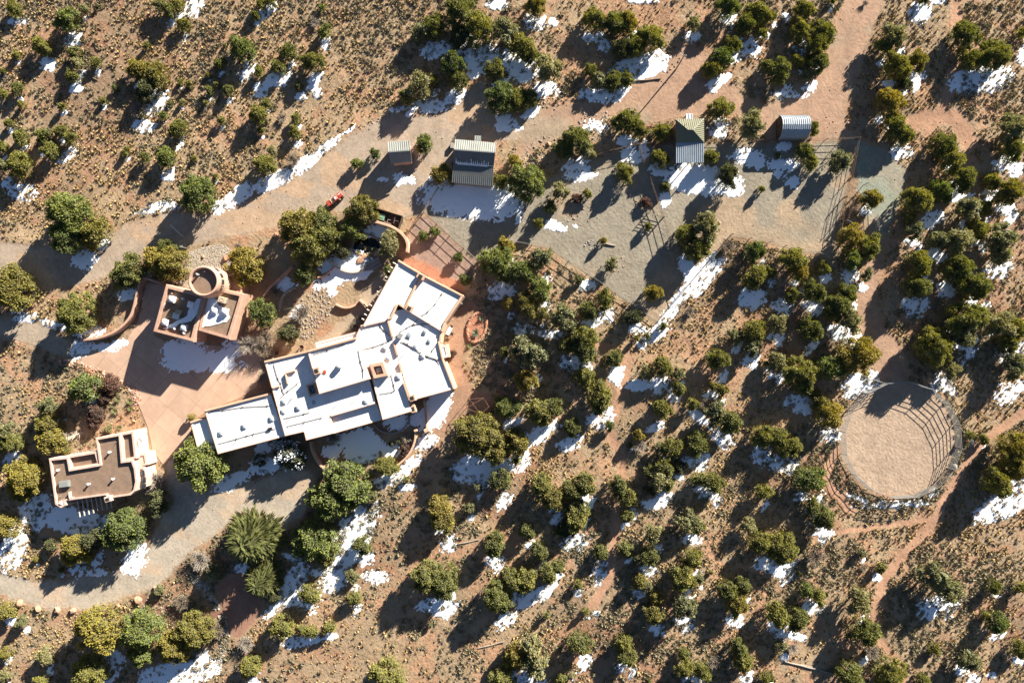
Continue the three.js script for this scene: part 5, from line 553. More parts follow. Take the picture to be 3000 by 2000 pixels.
  const tb = solo('water_trough', rbox(0.55, 0.6, 0.85, 0.05), M.grey, 'grey box standing against the left end of the barn', 'box'); put(tb, ...F(1410, 235), 0.3, -0.1);
  // hip roofed shed with lean-to
  const G = tile(2, 0), c = thing('hip_shed', 'square shed with olive hipped roof and pale blue metal lean-to', 'shed'), e = [G(1505, 1095), G(1765, 1088), G(1767, 1305), G(1512, 1310)].map(q => p3(q, 2.8)), ra = p3(G(1618, 1190), 3.8), rb = p3(G(1666, 1190), 3.8);
  hipFace(c, 'roof_slope', ra, rb, e[0], e[1], 14, M.metalOlive); hipFace(c, 'roof_slope', rb, ra, e[2], e[3], 14, M.metalOlive); hipFace(c, 'roof_slope', rb, rb, e[1], e[2], 12, M.metalOlive); hipFace(c, 'roof_slope', ra, ra, e[3], e[0], 12, M.metalOlive); for (const [q0, q1] of [[ra, rb], [ra, e[0]], [rb, e[1]], [rb, e[2]], [ra, e[3]]]) beam(c, 'hip_cap', [q0[0], q0[1] + 0.05, q0[2]], [q1[0], q1[1] + 0.05, q1[2]], 0.12, 0.04, M.metalOlive);
  shed(c, [G(1505, 1095), G(1765, 1088), G(1767, 1305), G(1512, 1310)], [2.85, 2.85, 2.85, 2.85], 0.35, M.wood);
  slope(c, 'lean_to_roof', p3(G(1512, 1304), 2.74), p3(G(1758, 1302), 2.74), p3(G(1512, 1497), 2.5), p3(G(1756, 1493), 2.5), 14, M.metalPale); for (const q of [[1525, 1485], [1640, 1485], [1745, 1480]]) { const k = p3(G(...q), 2.5); beam(c, 'post', [k[0], -0.05, k[2]], [k[0], 2.44, k[2]], 0.12, 0.12, M.greyWood); }
  slope(c, 'porch_roof', p3(G(1604, 1098), 2.62), p3(G(1660, 1098), 2.62), p3(G(1604, 1044), 2.4), p3(G(1658, 1044), 2.4), 2, M.metalPale); for (const q of [[1610, 1050], [1652, 1050]]) { const k = p3(G(...q), 2.35); beam(c, 'post', [k[0], -0.05, k[2]], [k[0], 2.33, k[2]], 0.1, 0.1, M.greyWood); }
  { const [x, z] = at(...G(1590, 1150), 3.6); beam(c, 'vent_pipe', [x, 3.1, z], [x, 3.95, z], 0.07, 0.07, M.steel); }
  // arched shed
  const K = tile(3, 0), d = thing('arched_shed', 'arched shed of ribbed grey metal at the end of the corral fence', 'shed'), x0 = K(112, 1060), x1 = K(357, 1057), arc = []; const steps = 8, ca = at(...K(235, 1165), 1.6);
  for (let i = 0; i <= steps; i++) { const t = i / steps, ang = Math.PI * t, yy = 1.15 + Math.sin(ang) * 1.75, zz = -Math.cos(ang) * 1.72; arc.push([yy, zz]); }
  for (let i = 0; i < steps; i++) { const L = 2.05, A0 = [ca[0] - L, arc[i][0], ca[1] + arc[i][1]], B0 = [ca[0] + L, arc[i][0], ca[1] + arc[i][1]], A1 = [ca[0] - L, arc[i + 1][0], ca[1] + arc[i + 1][1]], B1 = [ca[0] + L, arc[i + 1][0], ca[1] + arc[i + 1][1]]; slope(d, 'roof_panel', A0, B0, A1, B1, 13, M.metalPale); }
  { const s = new THREE.Shape([new THREE.Vector2(-1.66, -0.1), new THREE.Vector2(1.66, -0.1), ...arc.slice().reverse().map(([y, z]) => new THREE.Vector2(z * 0.965, y - 0.07))]); for (const k of [-1.9, 1.85]) { const g = new THREE.ExtrudeGeometry(s, { depth: 0.08, bevelEnabled: false }); g.rotateY(-Math.PI / 2); g.translate(ca[0] + k, 0, ca[1]); part(d, 'end_wall', g, M.darkWood); } for (const k of [-1.68, 1.68]) beam(d, 'wall', [ca[0] - 1.95, 0.5, ca[1] + k], [ca[0] + 1.9, 0.5, ca[1] + k], 0.06, 1.25, M.metalGrey); }
  for (const m of [a, b, c, d]) shade(m);
}
// ------------------------------------------------------------------ fences
const postGeo = new THREE.CylinderGeometry(0.5, 0.5, 1, 7);
function fence(pts, o, label) {
  const { h = 1.45, rails = 3, gap = 2.8, pr = 0.055, rr = 0.028, m = M.greyWood, name = 'fence', group = 'corral fences' } = o, w = pts.map(q => { const [x, z] = at(q[0], q[1]); return V(x, 0, z); }), f = thing(name, label, 'fence', [w[0].x, 0, w[0].z], 0, group), O = w[0].clone(); let last = null;
  const P = v => { const y = gh(v.x, v.z), p = part(f, 'post', postGeo, m); p.scale.set(2 * pr, h + 0.4, 2 * pr); p.position.set(v.x - O.x, y + h / 2 - 0.15, v.z - O.z); return V(v.x - O.x, y, v.z - O.z); };
  for (let i = 0; i + 1 < w.length; i++) { const n = Math.max(1, Math.round(w[i].distanceTo(w[i + 1]) / gap)); for (let k = i ? 1 : 0; k <= n; k++) { const c = P(w[i].clone().lerp(w[i + 1], k / n)); if (last) for (let r = 0; r < rails; r++) { const y = h * (0.3 + 0.68 * r / Math.max(1, rails - 1)) - 0.02; beam(f, 'rail', [last.x, last.y + y, last.z], [c.x, c.y + y, c.z], rr, rr * 2.2, m); } last = c; } }
  return f;
}
{
  const a = tile(2, 1), b = tile(3, 1), c = tile(2, 0), d = tile(3, 0), e = tile(1, 1);
  fence([a(0, 652), a(180, 685), a(350, 715), a(690, 950), a(1330, 1390)], {}, 'grey rail fence slanting along the lower left side of the corral');
  fence([a(1330, 1390), a(1820, 810), a(2010, 590)], {}, 'grey rail fence rising along the lower right side of the corral');
  fence([a(2010, 590), a(2352, 662), b(600, 800)], {}, 'grey rail fence closing the bottom of the right paddock');
  fence([b(600, 800), b(650, 500)], {}, 'short fence at the lower right paddock corner');
  fence([b(655, 480), b(690, 250), b(740, 80), d(810, 1285)], { m: M.wood, rr: 0.025 }, 'brown pipe fence along the right side of the paddock');
  fence([d(810, 1285), d(370, 1298), d(0, 1300), c(2100, 1312), c(1770, 1310)], { m: M.wood }, 'brown rail fence along the top of the right paddock');
  fence([c(1505, 1325), c(1160, 1340), c(900, 1400), c(520, 1525)], { m: M.wood }, 'brown rail fence curving left from the hip roofed shed');
  fence([c(1160, 1345), c(1230, 1568), a(1330, 300), a(1385, 440)], { m: M.wood }, 'brown fence dividing the corrals, upper stretch');
  fence([a(1385, 440), a(1450, 680), a(1510, 870), a(1580, 1080)], { m: M.wood }, 'brown fence dividing the corrals, lower stretch');
  fence([a(1240, 395), a(1380, 435)], { h: 1.3, rails: 5, gap: 3, name: 'gate', group: undefined }, 'grey gate standing open against the corral divider');
  fence([e(1545, 380), e(1780, 595), e(2040, 830)], { m: M.greyWood }, 'grey fence between the pink gravel court and the left corral');
  fence([e(2040, 830), e(2150, 770), e(2340, 655), a(0, 652)], {}, 'grey fence along the lower edge of the left corral');
  fence([e(1545, 380), e(1610, 270), e(1680, 165)], { m: M.wood, rails: 4 }, 'brown gate fence from the gravel court up to the barn');
  fence([e(1530, 400), e(1460, 500), e(1385, 605)], { m: M.wood }, 'brown fence from the pond wall to the barn gate');
  fence([e(2040, 835), e(1960, 920), e(1895, 985)], { m: M.wood }, 'brown fence from the left corral to the terrace');
  fence([b(690, 255), b(640, 460)], { m: M.wood, rails: 4, rr: 0.022, h: 1.6, name: 'chute_panel', group: 'loading chute panels' }, 'brown chute panel on the corral side');
  fence([b(770, 250), b(700, 450)], { m: M.wood, rails: 4, rr: 0.022, h: 1.6, name: 'chute_panel', group: 'loading chute panels' }, 'brown chute panel on the track side');
  fence([b(860, 210), b(880, 130)], { m: M.steel, rails: 4, rr: 0.022, h: 1.6, gap: 3, name: 'chute_panel', group: 'loading chute panels' }, 'steel panel above the lone shrub by the track');
  fence([b(965, 340), b(975, 560)], { m: M.steel, rails: 4, rr: 0.022, h: 1.6, gap: 3, name: 'chute_panel', group: 'loading chute panels' }, 'steel panel below the lone shrub by the track');
  fence([b(690, 465), b(800, 520)], { m: M.steel, rails: 4, h: 1.5, gap: 3, name: 'chute_panel', group: 'loading chute panels' }, 'short steel panel above the big paddock tree');
  // round pen
  const k = tile(3, 2), [cx, cz] = at(...k(1187, 893)), pen = thing('round_pen', 'sixteen sided round pen of steel rail panels round tan sand', 'pen', [cx, 0, cz]), n = 16, rad = 8.85, hh = 1.9, ring = [];
  for (let i = 0; i < n; i++) { const t = (i + 0.35) / n * Math.PI * 2; ring.push([Math.cos(t) * rad, Math.sin(t) * rad]); }
  for (let i = 0; i < n; i++) { const A = ring[i], B = ring[(i + 1) % n], p = part(pen, 'post', postGeo, M.steel); p.scale.set(0.12, hh + 0.4, 0.12); p.position.set(A[0], hh / 2 - 0.15, A[1]); const gate = i === 11; for (let r = 0; r < 6; r++) { const y = 0.3 + r * 0.31; beam(pen, 'rail', [A[0], y, A[1]], [B[0], y, B[1]], 0.05, 0.055, gate ? M.metalLight : M.steel); } const q = part(pen, 'post', postGeo, M.steel); q.scale.set(0.06, hh - 0.1, 0.06); q.position.set((A[0] + B[0]) / 2, hh / 2, (A[1] + B[1]) / 2); }
  fence([k(930, 350), k(945, 345), k(1020, 375)].map(q => q), { h: 1.6, rails: 5, gap: 3, m: M.steel, name: 'gate', group: undefined }, 'small steel gate at the top left of the round pen');
}
// ------------------------------------------------------------------ garden walls, pond, terraces
function ribbon(pts, t) { const c = new THREE.CatmullRomCurve3(pts.map(q => { const [x, z] = at(q[0], q[1]); return V(x, 0, z); })), n = pts.length * 6, L = [], R = []; for (let i = 0; i <= n; i++) { const p = c.getPoint(i / n), d = c.getTangent(i / n); L.push([p.x - d.z * t / 2, p.z + d.x * t / 2]); R.unshift([p.x + d.z * t / 2, p.z - d.x * t / 2]); } return L.concat(R); }
function gardenWall(pts, h, t, m, label) { return solo('garden_wall', prism(ribbon(pts, t), -0.2, h, null, Math.min(0.08, t * 0.25)), m, label, 'wall', 'adobe garden walls'); }
{
  const a = tile(0, 1), b = tile(1, 1), c = tile(1, 2), z = frame(900, 550, 375), d = tile(0, 2);
  gardenWall([[1345, 985], [1310, 1060], [1285, 1180], [1235, 1340], [1120, 1460], [960, 1530], [790, 1555]].map(q => a(...q)), 1.3, 0.4, M.stuccoDark, 'tall curved adobe wall sweeping left of the tower studio');
  gardenWall([[1350, 985], [1440, 1015], [1530, 1045]].map(q => a(...q)), 1.4, 0.35, M.stuccoDark, 'short adobe wall from the curved wall to the studio corner');
  gardenWall([[980, 655], [1100, 635], [1240, 645], [1420, 690], [1600, 755], [1740, 850], [1830, 960], [1868, 1070], [1855, 1200]].map(q => z(...q)), 1.5, 0.42, M.stucco, 'long curved adobe wall round the upper side of the pond');
  gardenWall([[440, 1340], [560, 1460], [720, 1535], [900, 1545], [1030, 1490], [1085, 1390]].map(q => z(...q)), 0.55, 0.42, M.whiteWood, 'low half round pale wall below the pond');
  gardenWall([[570, 985], [650, 950], [725, 885]].map(q => b(...q)), 0.5, 0.2, M.stuccoDark, 'short curved edging right of the round tree');
  gardenWall([[345, 885], [240, 985], [140, 1080], [80, 1160]].map(q => b(...q)), 0.9, 0.3, M.stuccoDark, 'adobe wall climbing from the round tree to the studio, upper one');
  gardenWall([[370, 1070], [290, 1110], [235, 1190], [215, 1290]].map(q => b(...q)), 0.6, 0.3, M.grey, 'grey curved wall between the studio tree and the patio');
  gardenWall([[735, 1230], [820, 1260], [900, 1245], [965, 1190]].map(q => b(...q)), 0.6, 0.3, M.stucco, 'half round planter wall at the patio edge');
  gardenWall([[960, 1190], [1000, 1230], [1040, 1290]].map(q => b(...q)), 0.9, 0.35, M.stucco, 'short curved wall beside the angled house wing');
  gardenWall([[1545, 535], [1562, 640], [1572, 740], [1575, 810]].map(q => c(...q)), 0.8, 0.3, M.stucco, 'nearly straight court wall at the lower right of the house');
  gardenWall([[1472, 815], [1462, 915], [1405, 1035], [1320, 1120], [1235, 1180]].map(q => c(...q)), 0.9, 0.32, M.stucco, 'curved court wall behind the lower right planting');
  gardenWall([[515, 915], [530, 990], [565, 1070], [625, 1150]].map(q => c(...q)), 1.1, 0.35, M.stucco, 'curved court wall at the lower left of the house court');
  gardenWall([[1000, 1275], [1055, 1270], [1110, 1250]].map(q => c(...q)), 0.7, 0.3, M.stucco, 'short wall right of the big green tree');
  gardenWall([[1085, 760], [1130, 810], [1230, 845], [1330, 820], [1400, 740], [1412, 680]].map(q => c(...q)), 0.35, 0.25, M.grey, 'half round grey planter edge against the house court wall');
  for (const [q, s] of [[c(1570, 815), 0.9], [c(650, 1155), 1.2], [c(1470, 815), 0.6]]) { const g = solo('gate_pier', rbox(s, 1.5, s * 0.7, 0.15), M.stucco, s > 1 ? 'broad adobe pier at the top of the big green tree' : s > 0.7 ? 'adobe pier ending the straight court wall' : 'slim adobe pier ending the curved court wall', 'pier'); put(g, ...q, 0.7, 0.4); }
  // curved entry steps
  const st = thing('garden_steps', 'three curved grey steps between pond wall and patio', 'steps'); [[0, 0.5], [1, 0.34], [2, 0.18]].forEach(([i, h]) => part(st, 'step', prism(ribbon([[1070 - i * 25, 1395 + i * 55], [1200, 1370 + i * 58], [1330 + i * 15, 1290 + i * 60]].map(q => z(...q)), 0.42), -0.05, h, null, 0.03), M.grey));
  // pond
  const ring = [], w = []; const [px, pz] = at(...z(1080, 1045)); for (let i = 0; i < 40; i++) { const t = i / 40 * 6.2832, k = 1 + 0.08 * Math.sin(t * 3 + 1) + 0.05 * Math.sin(t * 5); w.push([px + Math.cos(t) * 1.98 * k, pz + Math.sin(t) * 1.35 * k]); }
  const pond = solo('pond', prism(w, -0.05, 0.035), M.water, 'small dark oval pond inside the curved adobe wall', 'pond'); pond.userData.kind = 'structure';
  const rim = thing('pond_rim', 'ring of sandstone pieces edging the dark pond', 'stones'); const R = rng(61), sg = [0, 1, 2].map(k => { const g = new THREE.IcosahedronGeometry(1, 1), p = g.attributes.position; for (let i = 0; i < p.count; i++) { const f = 0.78 + 0.4 * noise(p.getX(i) * 2 + k * 9, p.getZ(i) * 2 + p.getY(i) * 2); p.setXYZ(i, p.getX(i) * f, p.getY(i) * f, p.getZ(i) * f); } g.computeVertexNormals(); return g; });
  for (let i = 0; i < 34; i++) { const t = i / 34 * 6.2832, k = 1.08 + 0.08 * Math.sin(t * 3 + 1) + 0.06 * R(), s = part(rim, 'stone', sg[i % 3], R() < 0.6 ? M.sandstone : M.grey); s.position.set(px + Math.cos(t) * 2.05 * k, 0.06, pz + Math.sin(t) * 1.42 * k); s.scale.set(0.18 + 0.12 * R(), 0.12 + 0.1 * R(), 0.18 + 0.1 * R()); s.rotation.y = R() * 6; }
  for (const [q, sx, sz, lab] of [[z(970, 1330), 0.75, 0.5, 'broad flat sandstone slab below the pond'], [z(1290, 1200), 0.7, 0.6, 'flat sandstone slab right of the pond edge'], [z(1040, 1270), 0.6, 0.35, 'narrow flat sandstone slab touching the pond']]) { const s = solo('stone_slab', sg[0], M.sandstone, lab, 'stone'); put(s, ...q, 0.12, sx); s.scale.set(sx * 1.1, 0.2, sz * 1.1); }
  // equipment enclosure
  const en = thing('equipment_enclosure', 'sunken dark wooden enclosure beside the pond wall', 'enclosure'), q = [z(1240, 385), z(1770, 545), z(1690, 775), z(1180, 640)].map(p => at(...p)); q.forEach((p, i) => { const r = q[(i + 1) % 4]; for (let k = 0; k < 12; k++) { const f = (k + 0.5) / 12, L = Math.hypot(r[0] - p[0], r[1] - p[1]), m = part(en, 'board', unitBox, M.darkWood); m.scale.set(L / 12 - 0.02, 1.3, 0.05); m.position.set(p[0] + (r[0] - p[0]) * f, 0.65, p[1] + (r[1] - p[1]) * f); m.rotation.y = -Math.atan2(r[1] - p[1], r[0] - p[0]); } }); part(en, 'floor', prism(inset(q, 0.06), 0, 0.04), M.darkWood);
  const gb = thing('utility_box', 'mint green metal utility box inside the dark enclosure', 'box'); put(gb, ...z(1370, 535), 0.9, -0.25); gb.position.y = 0.04; part(gb, 'cabinet', rbox(0.8, 0.85, 0.85, 0.05), M.green).position.y = 0.43; part(gb, 'lid', rbox(0.86, 0.08, 0.9, 0.03), M.green).position.y = 0.9; part(gb, 'handle', rbox(0.45, 0.04, 0.06, 0.01), M.black).position.set(0, 0.95, 0.18);
  const pp = thing('pool_plumbing', 'white plastic pipes inside the dark enclosure', 'pipes'); const Z3 = (x, y, h) => p3(z(x, y), h); for (const [p, r] of [[[1610, 545], [1590, 650]], [[1610, 600], [1670, 612]], [[1480, 580], [1535, 590]], [[1480, 580], [1470, 640]], [[1400, 610], [1540, 665]]]) beam(pp, 'pipe', Z3(p[0], p[1], 0.55), Z3(r[0], r[1], 0.55), 0.09, 0.09, M.white); for (const p of [[1610, 545], [1480, 580], [1670, 612]]) { const k = Z3(...p, 0.5); beam(pp, 'riser', [k[0], 0.03, k[2]], [k[0], 0.57, k[2]], 0.09, 0.09, M.white); }
  const wb = solo('stone_block', rbox(0.4, 0.5, 0.4, 0.06), M.white, 'small white block above the pond against the wall', 'block'); put(wb, ...z(1220, 720), 0.25, 0.1);
  // stone ringed planter
  const pl = thing('stone_planter', 'long oval planter ringed with pink stones right of the house', 'planter'), T = tile(1, 1); { const pts = []; for (let i = 0; i < 46; i++) { const t = i / 46 * 6.2832; pts.push(T(2030 + Math.cos(t) * 85 + Math.sin(t) * -22, 1440 + Math.sin(t) * 135 + Math.cos(t) * -6)); } pts.forEach((p, i) => { const s = part(pl, 'stone', sg[i % 3], i % 3 ? M.sandstone : M.flag), [x, zz] = at(...p); s.position.set(x, 0.14, zz); s.scale.set(0.24 + 0.08 * R(), 0.22, 0.2 + 0.08 * R()); s.rotation.y = R() * 6; }); const soilP = []; for (let i = 0; i < 24; i++) { const t = i / 24 * 6.2832; soilP.push(at(...T(2030 + Math.cos(t) * 72 - Math.sin(t) * 20, 1440 + Math.sin(t) * 122))); } part(pl, 'soil', prism(soilP, 0, 0.16), M.flag); }
  // yuccas and agaves
  const yu = (seed, n) => { const R2 = rng(seed), pos = [], col = []; for (let i = 0; i < n; i++) { const a = i * 2.4, el = 0.25 + 0.95 * R2(), o = V(Math.cos(a) * Math.cos(el), Math.sin(el), Math.sin(a) * Math.cos(el)), s = V(-Math.sin(a), 0, Math.cos(a)).multiplyScalar(0.06), tn = 0.75 + 0.5 * R2(), m = o.clone().multiplyScalar(0.45); for (const v of [V(0, 0, 0), m.clone().add(s), o, V(0, 0, 0), o, m.clone().sub(s)]) { pos.push(v.x, v.y, v.z); col.push(tn, tn, tn); } } return soup(pos, col); }; const yg = [yu(1, 60), yu(2, 46)], ym = [leafMat(0.20, 0.21, 0.07), leafMat(0.20, 0.23, 0.15)];
  for (const [c2, r2, x, y, rad, k, lab] of [[1, 1, 2020, 1490, 62, 1, 'grey green spiky agave in the stone ringed planter'], [1, 1, 2070, 1355, 40, 1, 'smaller spiky agave at the top of the stone ringed planter'], [0, 2, 1080, 530, 42, 0, 'yellow green yucca left of centre in the court bed'], [0, 2, 1190, 550, 42, 0, 'yellow green yucca nearest the stone edging'], [0, 2, 1050, 640, 42, 0, 'yellow green yucca lowest in the court bed'], [0, 2, 1195, 620, 36, 0, 'yellow green yucca at the lower right of the court bed'], [0, 2, 1030, 590, 34, 0, 'yellow green yucca beside the red brown shrubs'], [0, 2, 1070, 460, 36, 0, 'yellow green yucca topmost in the court bed'], [1, 1, 945, 750, 34, 0, 'golden grass clump at the left pond edge'], [1, 1, 1085, 725, 34, 0, 'golden grass clump at the right pond edge'], [1, 1, 1035, 770, 30, 0, 'golden grass clump below the pond'], [0, 2, 1090, 790, 34, 0, 'yellow green yucca against the casita top wall'], [1, 2, 1960, 40, 36, 0, 'yellow green clump below the stone ringed planter']]) { const t = thing('yucca', lab, 'plant', [0, 0, 0], rad, 'spiky plants'), s = rad / 60; put(t, ...tile(c2, r2)(x, y), 0.2, rad); t.position.y = r2 === 1 && x > 2000 ? 0.15 : 0; const m = part(t, 'leaves', yg[k], ym[k]); m.scale.setScalar(s); const b2 = part(t, 'stem', postGeo, M.bark); b2.scale.set(0.12 * s, 0.25 * s, 0.12 * s); b2.position.y = 0.08 * s; }
  // flagstone edging along the court
  const fe = thing('flagstone_edging', 'band of broken pinkish flagstones edging the concrete court', 'stones'), path = [[520, 185], [640, 200], [780, 240], [930, 300], [1080, 370], [1180, 420], [1250, 480], [1265, 560]].map(p => d(...p)); for (let i = 0; i < 230; i++) { const u = R() * (path.length - 1), k = Math.floor(u), f = u - k, x = path[k][0] + (path[k + 1][0] - path[k][0]) * f + (R() - 0.5) * 19, y = path[k][1] + (path[k + 1][1] - path[k][1]) * f + (R() - 0.5) * 19, s = part(fe, 'flagstone', sg[i % 3], [M.sandstone, M.flag, M.stuccoPale][i % 3]), [wx, wz] = at(x, y); s.position.set(wx, 0.04, wz); s.scale.set(0.13 + 0.14 * R(), 0.05 + 0.04 * R(), 0.11 + 0.1 * R()); s.rotation.y = R() * 6; }
}
// ------------------------------------------------------------------ vehicle, pole, timber and small things
{
  const z = frame(900, 550, 375), a0 = at(...z(350, 335), 0.5), a1 = at(...z(670, 95), 0.5), turn = -Math.atan2(a1[1] - a0[1], a1[0] - a0[0]);
  const v = thing('small_tractor', 'small red tractor with tan seat deck parked on the gravel road', 'tractor', [(a0[0] + a1[0]) / 2, 0, (a0[1] + a1[1]) / 2], turn);
  part(v, 'rear_body', rbox(0.72, 0.55, 0.78, 0.09), M.red).position.set(-1.05, 0.72, 0); part(v, 'seat_deck', rbox(0.5, 0.4, 0.66, 0.05), M.tan).position.set(-0.44, 0.62, 0); const s = part(v, 'seat_back', rbox(0.12, 0.35, 0.55, 0.05), M.tan); s.position.set(-0.64, 0.9, 0);
  const hd = part(v, 'hood', rbox(0.72, 0.62, 0.74, 0.1), M.red); hd.position.set(0.2, 0.75, 0); const cap = part(v, 'hood_panel', rbox(0.3, 0.05, 0.4, 0.02), M.white); cap.position.set(0.2, 1.08, 0); part(v, 'frame_rail', rbox(2.6, 0.16, 0.3, 0.03), M.black).position.set(0, 0.42, 0); part(v, 'front_body', rbox(0.74, 0.5, 0.8, 0.09), M.red).position.set(1.02, 0.66, -0.05); part(v, 'front_stripe', rbox(0.5, 0.03, 0.1, 0.01), M.white).position.set(1.0, 0.92, -0.2);
  for (const [x, w, r] of [[-1.0, 0.42, 0.36], [0.25, 0.42, 0.3], [1.05, 0.4, 0.3]]) for (const k of [-1, 1]) { const t = part(v, 'wheel', new THREE.TorusGeometry(r * 0.7, r * 0.3, 8, 18), M.black); t.position.set(x, r, k * w); const h = part(t, 'hub', new THREE.CylinderGeometry(r * 0.5, r * 0.5, 0.12, 12), M.red); h.rotation.x = Math.PI / 2; }
  part(v, 'steering_column', rbox(0.06, 0.4, 0.06, 0.02), M.black).position.set(-0.14, 0.95, 0); const sw = part(v, 'steering_wheel', new THREE.TorusGeometry(0.17, 0.02, 6, 16), M.black); sw.rotation.x = Math.PI / 2; sw.position.set(-0.16, 1.14, 0);
  const c = tile(2, 0), [ux, uz] = at(...c(1505, 640)), up = thing('utility_pole', 'slender wooden utility pole beside the dirt track', 'pole', [ux, gh(ux, uz), uz]), pg = new THREE.CylinderGeometry(0.07, 0.12, 5.6, 8); part(up, 'shaft', pg, M.greyWood).position.y = 2.7; part(up, 'crossarm', rbox(0.7, 0.09, 0.09, 0.01), M.greyWood).position.y = 5.2; for (const k of [-0.3, 0.3]) part(up, 'insulator', new THREE.CylinderGeometry(0.035, 0.05, 0.12, 8), M.white).position.set(k, 5.3, 0);
  const log = (p, q, r, m, name, label, cat) => { const [ax, az] = at(...p), [bx, bz] = at(...q), l = Math.hypot(bx - ax, bz - az), g = new THREE.CylinderGeometry(r * 0.8, r, l, 9, 6), ps = g.attributes.position; for (let i = 0; i < ps.count; i++) { const y = ps.getY(i); ps.setXYZ(i, ps.getX(i) + 0.04 * Math.sin(y * 1.7), y, ps.getZ(i) + 0.03 * Math.cos(y * 2.3)); } g.computeVertexNormals(); g.rotateZ(Math.PI / 2); const o = solo(name, g, m, label, cat); o.position.set((ax + bx) / 2, gh((ax + bx) / 2, (az + bz) / 2) + r * 0.9, (az + bz) / 2); o.rotation.y = -Math.atan2(bz - az, bx - ax); };
  log(c(1110, 748), c(1365, 725), 0.12, M.wood, 'log', 'long straight log lying beside the dirt track', 'log');
  const e = tile(3, 3); log(e(150, 1370), e(600, 1480), 0.14, M.greyWood, 'log', 'grey fallen trunk at the lower right among dry grass', 'log'); log(e(300, 1400), e(560, 1450), 0.08, M.greyWood, 'log', 'thin grey branch lying along the fallen trunk', 'branch'); log(tile(1, 3)(2040, 1250), tile(1, 3)(2280, 1190), 0.09, M.greyWood, 'log', 'grey dead branch on open grass at the bottom centre', 'branch'); log(tile(2, 1)(860, 670), tile(2, 1)(950, 690), 0.12, M.greyWood, 'log', 'short bleached log in the middle of the corral', 'log'); log(tile(1, 3)(1850, 290), tile(1, 3)(2050, 250), 0.09, M.greyWood, 'log', 'grey dead branch beside a juniper below the large green tree', 'branch');
  const pk = solo('timber', rbox(2.7, 0.1, 0.22, 0.02), M.whiteWood, 'pale timber lying across the gravel road in tree shade', 'timber'), [tx, tz] = at(...tile(0, 1)(1620, 550)); pk.position.set(tx, 0.06, tz); pk.rotation.y = -Math.atan2(110, 120);
  // rusty play frame and round frame
  const f = tile(1, 2), pf = thing('pipe_frame', 'rusty red pipe frame on bare red soil right of the house', 'frame'), top = [[1960, 530], [2090, 520], [2140, 600], [2060, 665], [1935, 610]].map(q => p3(f(...q), 2)); top.forEach((p, i) => { const q = top[(i + 1) % top.length]; beam(pf, 'bar', p, q, 0.05, 0.05, M.rust); beam(pf, 'leg', [p[0], -0.05, p[2]], p, 0.06, 0.06, M.rust); }); beam(pf, 'bar', top[0], top[3], 0.05, 0.05, M.rust); beam(pf, 'bar', top[1], top[4], 0.05, 0.05, M.rust);
  const rf = thing('hoop_stand', 'rusty round hoop stand on open ground below the large yellow juniper', 'frame'); { const [x, zz] = at(...f(2130, 1515)); rf.position.set(x, gh(x, zz), zz); const t = part(rf, 'hoop', new THREE.TorusGeometry(0.72, 0.03, 6, 28), M.rust); t.rotation.x = Math.PI / 2; t.position.y = 0.5; const t2 = part(rf, 'hoop', new THREE.TorusGeometry(0.95, 0.025, 6, 28), M.rust); t2.rotation.x = Math.PI / 2; t2.position.y = 0.25; for (let i = 0; i < 4; i++) { const k = i * 1.57 + 0.4; beam(rf, 'leg', [Math.cos(k) * 0.95, -0.05, Math.sin(k) * 0.95], [Math.cos(k) * 0.72, 0.5, Math.sin(k) * 0.72], 0.04, 0.04, M.rust); } }
  // outdoor unit and table beside the right wing
  const b = tile(1, 1), g = thing('garden_table', 'white rectangular table with dark chairs beside the house wing', 'table'); { const [x, zz] = at(...b(1772, 1472), 0.7); g.position.set(x, 0, zz); g.rotation.y = 1.05; part(g, 'table_top', rbox(1.25, 0.05, 0.6, 0.02), M.white).position.y = 0.74; for (const [u, w] of [[-0.55, -0.24], [0.55, -0.24], [-0.55, 0.24], [0.55, 0.24]]) beam(g, 'leg', [u, 0.015, w], [u, 0.72, w], 0.05, 0.05, M.steel); }
  [[1735, 1450], [1795, 1430], [1800, 1500], [1755, 1510]].forEach((q, i) => { const h = thing('garden_chair', ['dark chair left of the white garden table', 'dark chair above the white garden table', 'dark chair right of the white garden table', 'dark chair below the white garden table'][i], 'chair', [0, 0, 0], 1.05 + (i % 2) * Math.PI, 'chairs round the white garden table'); const [x, zz] = at(...b(...q), 0.5); h.position.set(x, 0, zz); part(h, 'seat', rbox(0.4, 0.05, 0.4, 0.02), M.black).position.y = 0.45; part(h, 'backrest', rbox(0.4, 0.4, 0.04, 0.02), M.black).position.set(0, 0.7, -0.19); for (const [u, w] of [[-0.17, -0.17], [0.17, -0.17], [-0.17, 0.17], [0.17, 0.17]]) beam(h, 'leg', [u, 0.01, w], [u, 0.44, w], 0.03, 0.03, M.black); });
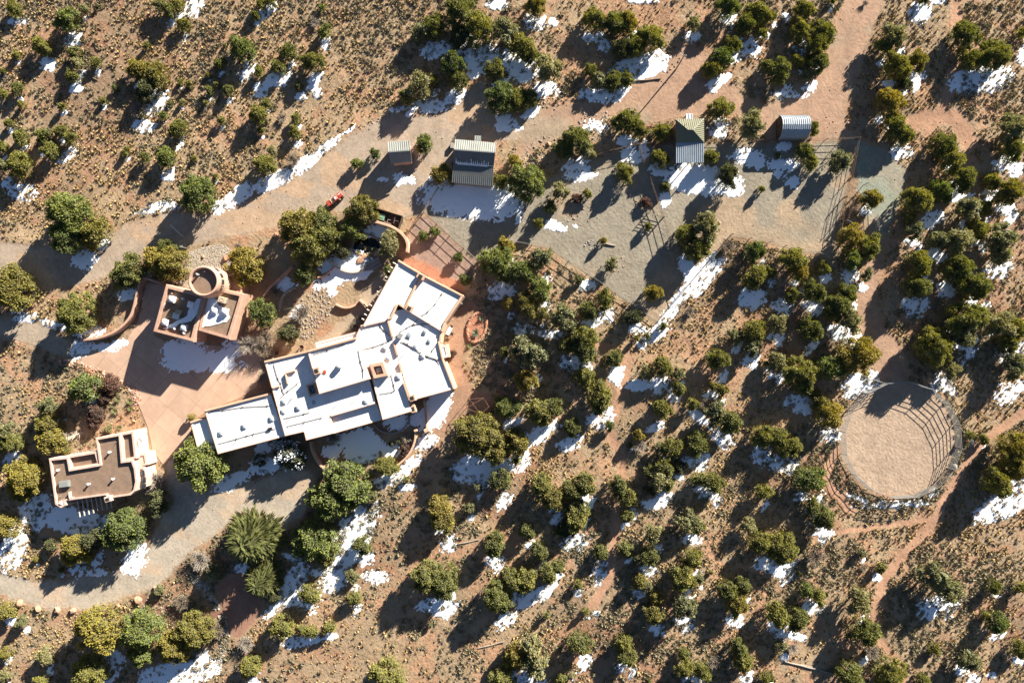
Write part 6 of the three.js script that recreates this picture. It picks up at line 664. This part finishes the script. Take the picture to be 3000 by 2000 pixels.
  // lamp post signs by the studio road and in the casita garden
  for (const [q, lab] of [[tile(0, 1)(1665, 698), 'slim post with a square head beside the gravel road above the studio'], [tile(0, 2)(600, 718), 'slim post with a square head left of the red brown shrubs']]) { const [x, zz] = at(...q, 1.8), t = thing('post_lamp', lab, 'lamp', [x, gh(x, zz), zz]); beam(t, 'post', [0, -0.1, 0], [0, 1.9, 0], 0.07, 0.07, M.steel); part(t, 'head', rbox(0.42, 0.12, 0.32, 0.03), M.metalGrey).position.y = 1.95; part(t, 'lens', rbox(0.3, 0.03, 0.22, 0.01), M.glass).position.y = 1.88; }
  // pots by the patio wall
  const R1 = frame(750, 1000, 375); [[830, 105], [370, 210]].forEach((q, i) => { const t = thing('plant_pot', i ? 'dark round pot at the left end of the house top wall' : 'dark round pot against the middle of the house top wall', 'pot'); put(t, ...R1(...q), 0.6); t.position.y = 0.01; part(t, 'bowl', new THREE.LatheGeometry([[0.2, 0], [0.32, 0.25], [0.36, 0.55], [0.32, 0.57], [0.28, 0.4]].map(([x, y]) => new THREE.Vector2(x, y)), 18), M.rust); part(t, 'earth', new THREE.CylinderGeometry(0.29, 0.29, 0.06, 16), M.black).position.y = 0.42; });
  const sn = tile(0, 2), bw = thing('bleached_snag', 'bleached white dead tree lying against the yellow trees by the casita', 'tree'), [bx, bz] = at(...sn(680, 870), 0.6); bw.position.set(bx, 0, bz); const pos = [], R = rng(8); limb(pos, V(0.9, 0.2, -0.5), V(-1.2, 0.9, 0.3), 0.07, 0.03, 6); for (let i = 0; i < 46; i++) { const k = R(), s = V(0.9 - 2.1 * k, 0.2 + 0.7 * k, -0.5 + 0.8 * k), a = Math.PI * (0.4 + 1.2 * R()); const e2 = s.clone().add(V(Math.cos(a) * (0.5 + R() * 0.7), 0.15 + 0.5 * R(), Math.sin(a) * (0.5 + R() * 0.7) * (R() < 0.5 ? -1 : 1))); limb(pos, s, e2, 0.025, 0.006, 3); for (let j = 0; j < 3; j++) { const q2 = s.clone().lerp(e2, 0.4 + 0.6 * R()); limb(pos, q2, q2.clone().add(V((R() - 0.5) * 0.5, 0.2 * R(), (R() - 0.5) * 0.5)), 0.01, 0.004, 3); } } part(bw, 'branches', soup(pos), M.whiteWood); const tp = []; limb(tp, V(0.95, -0.05, -0.52), V(0.6, 0.35, -0.38), 0.1, 0.07, 6); part(bw, 'trunk', soup(tp), M.whiteWood);
}
renderer.render(scene, camera);
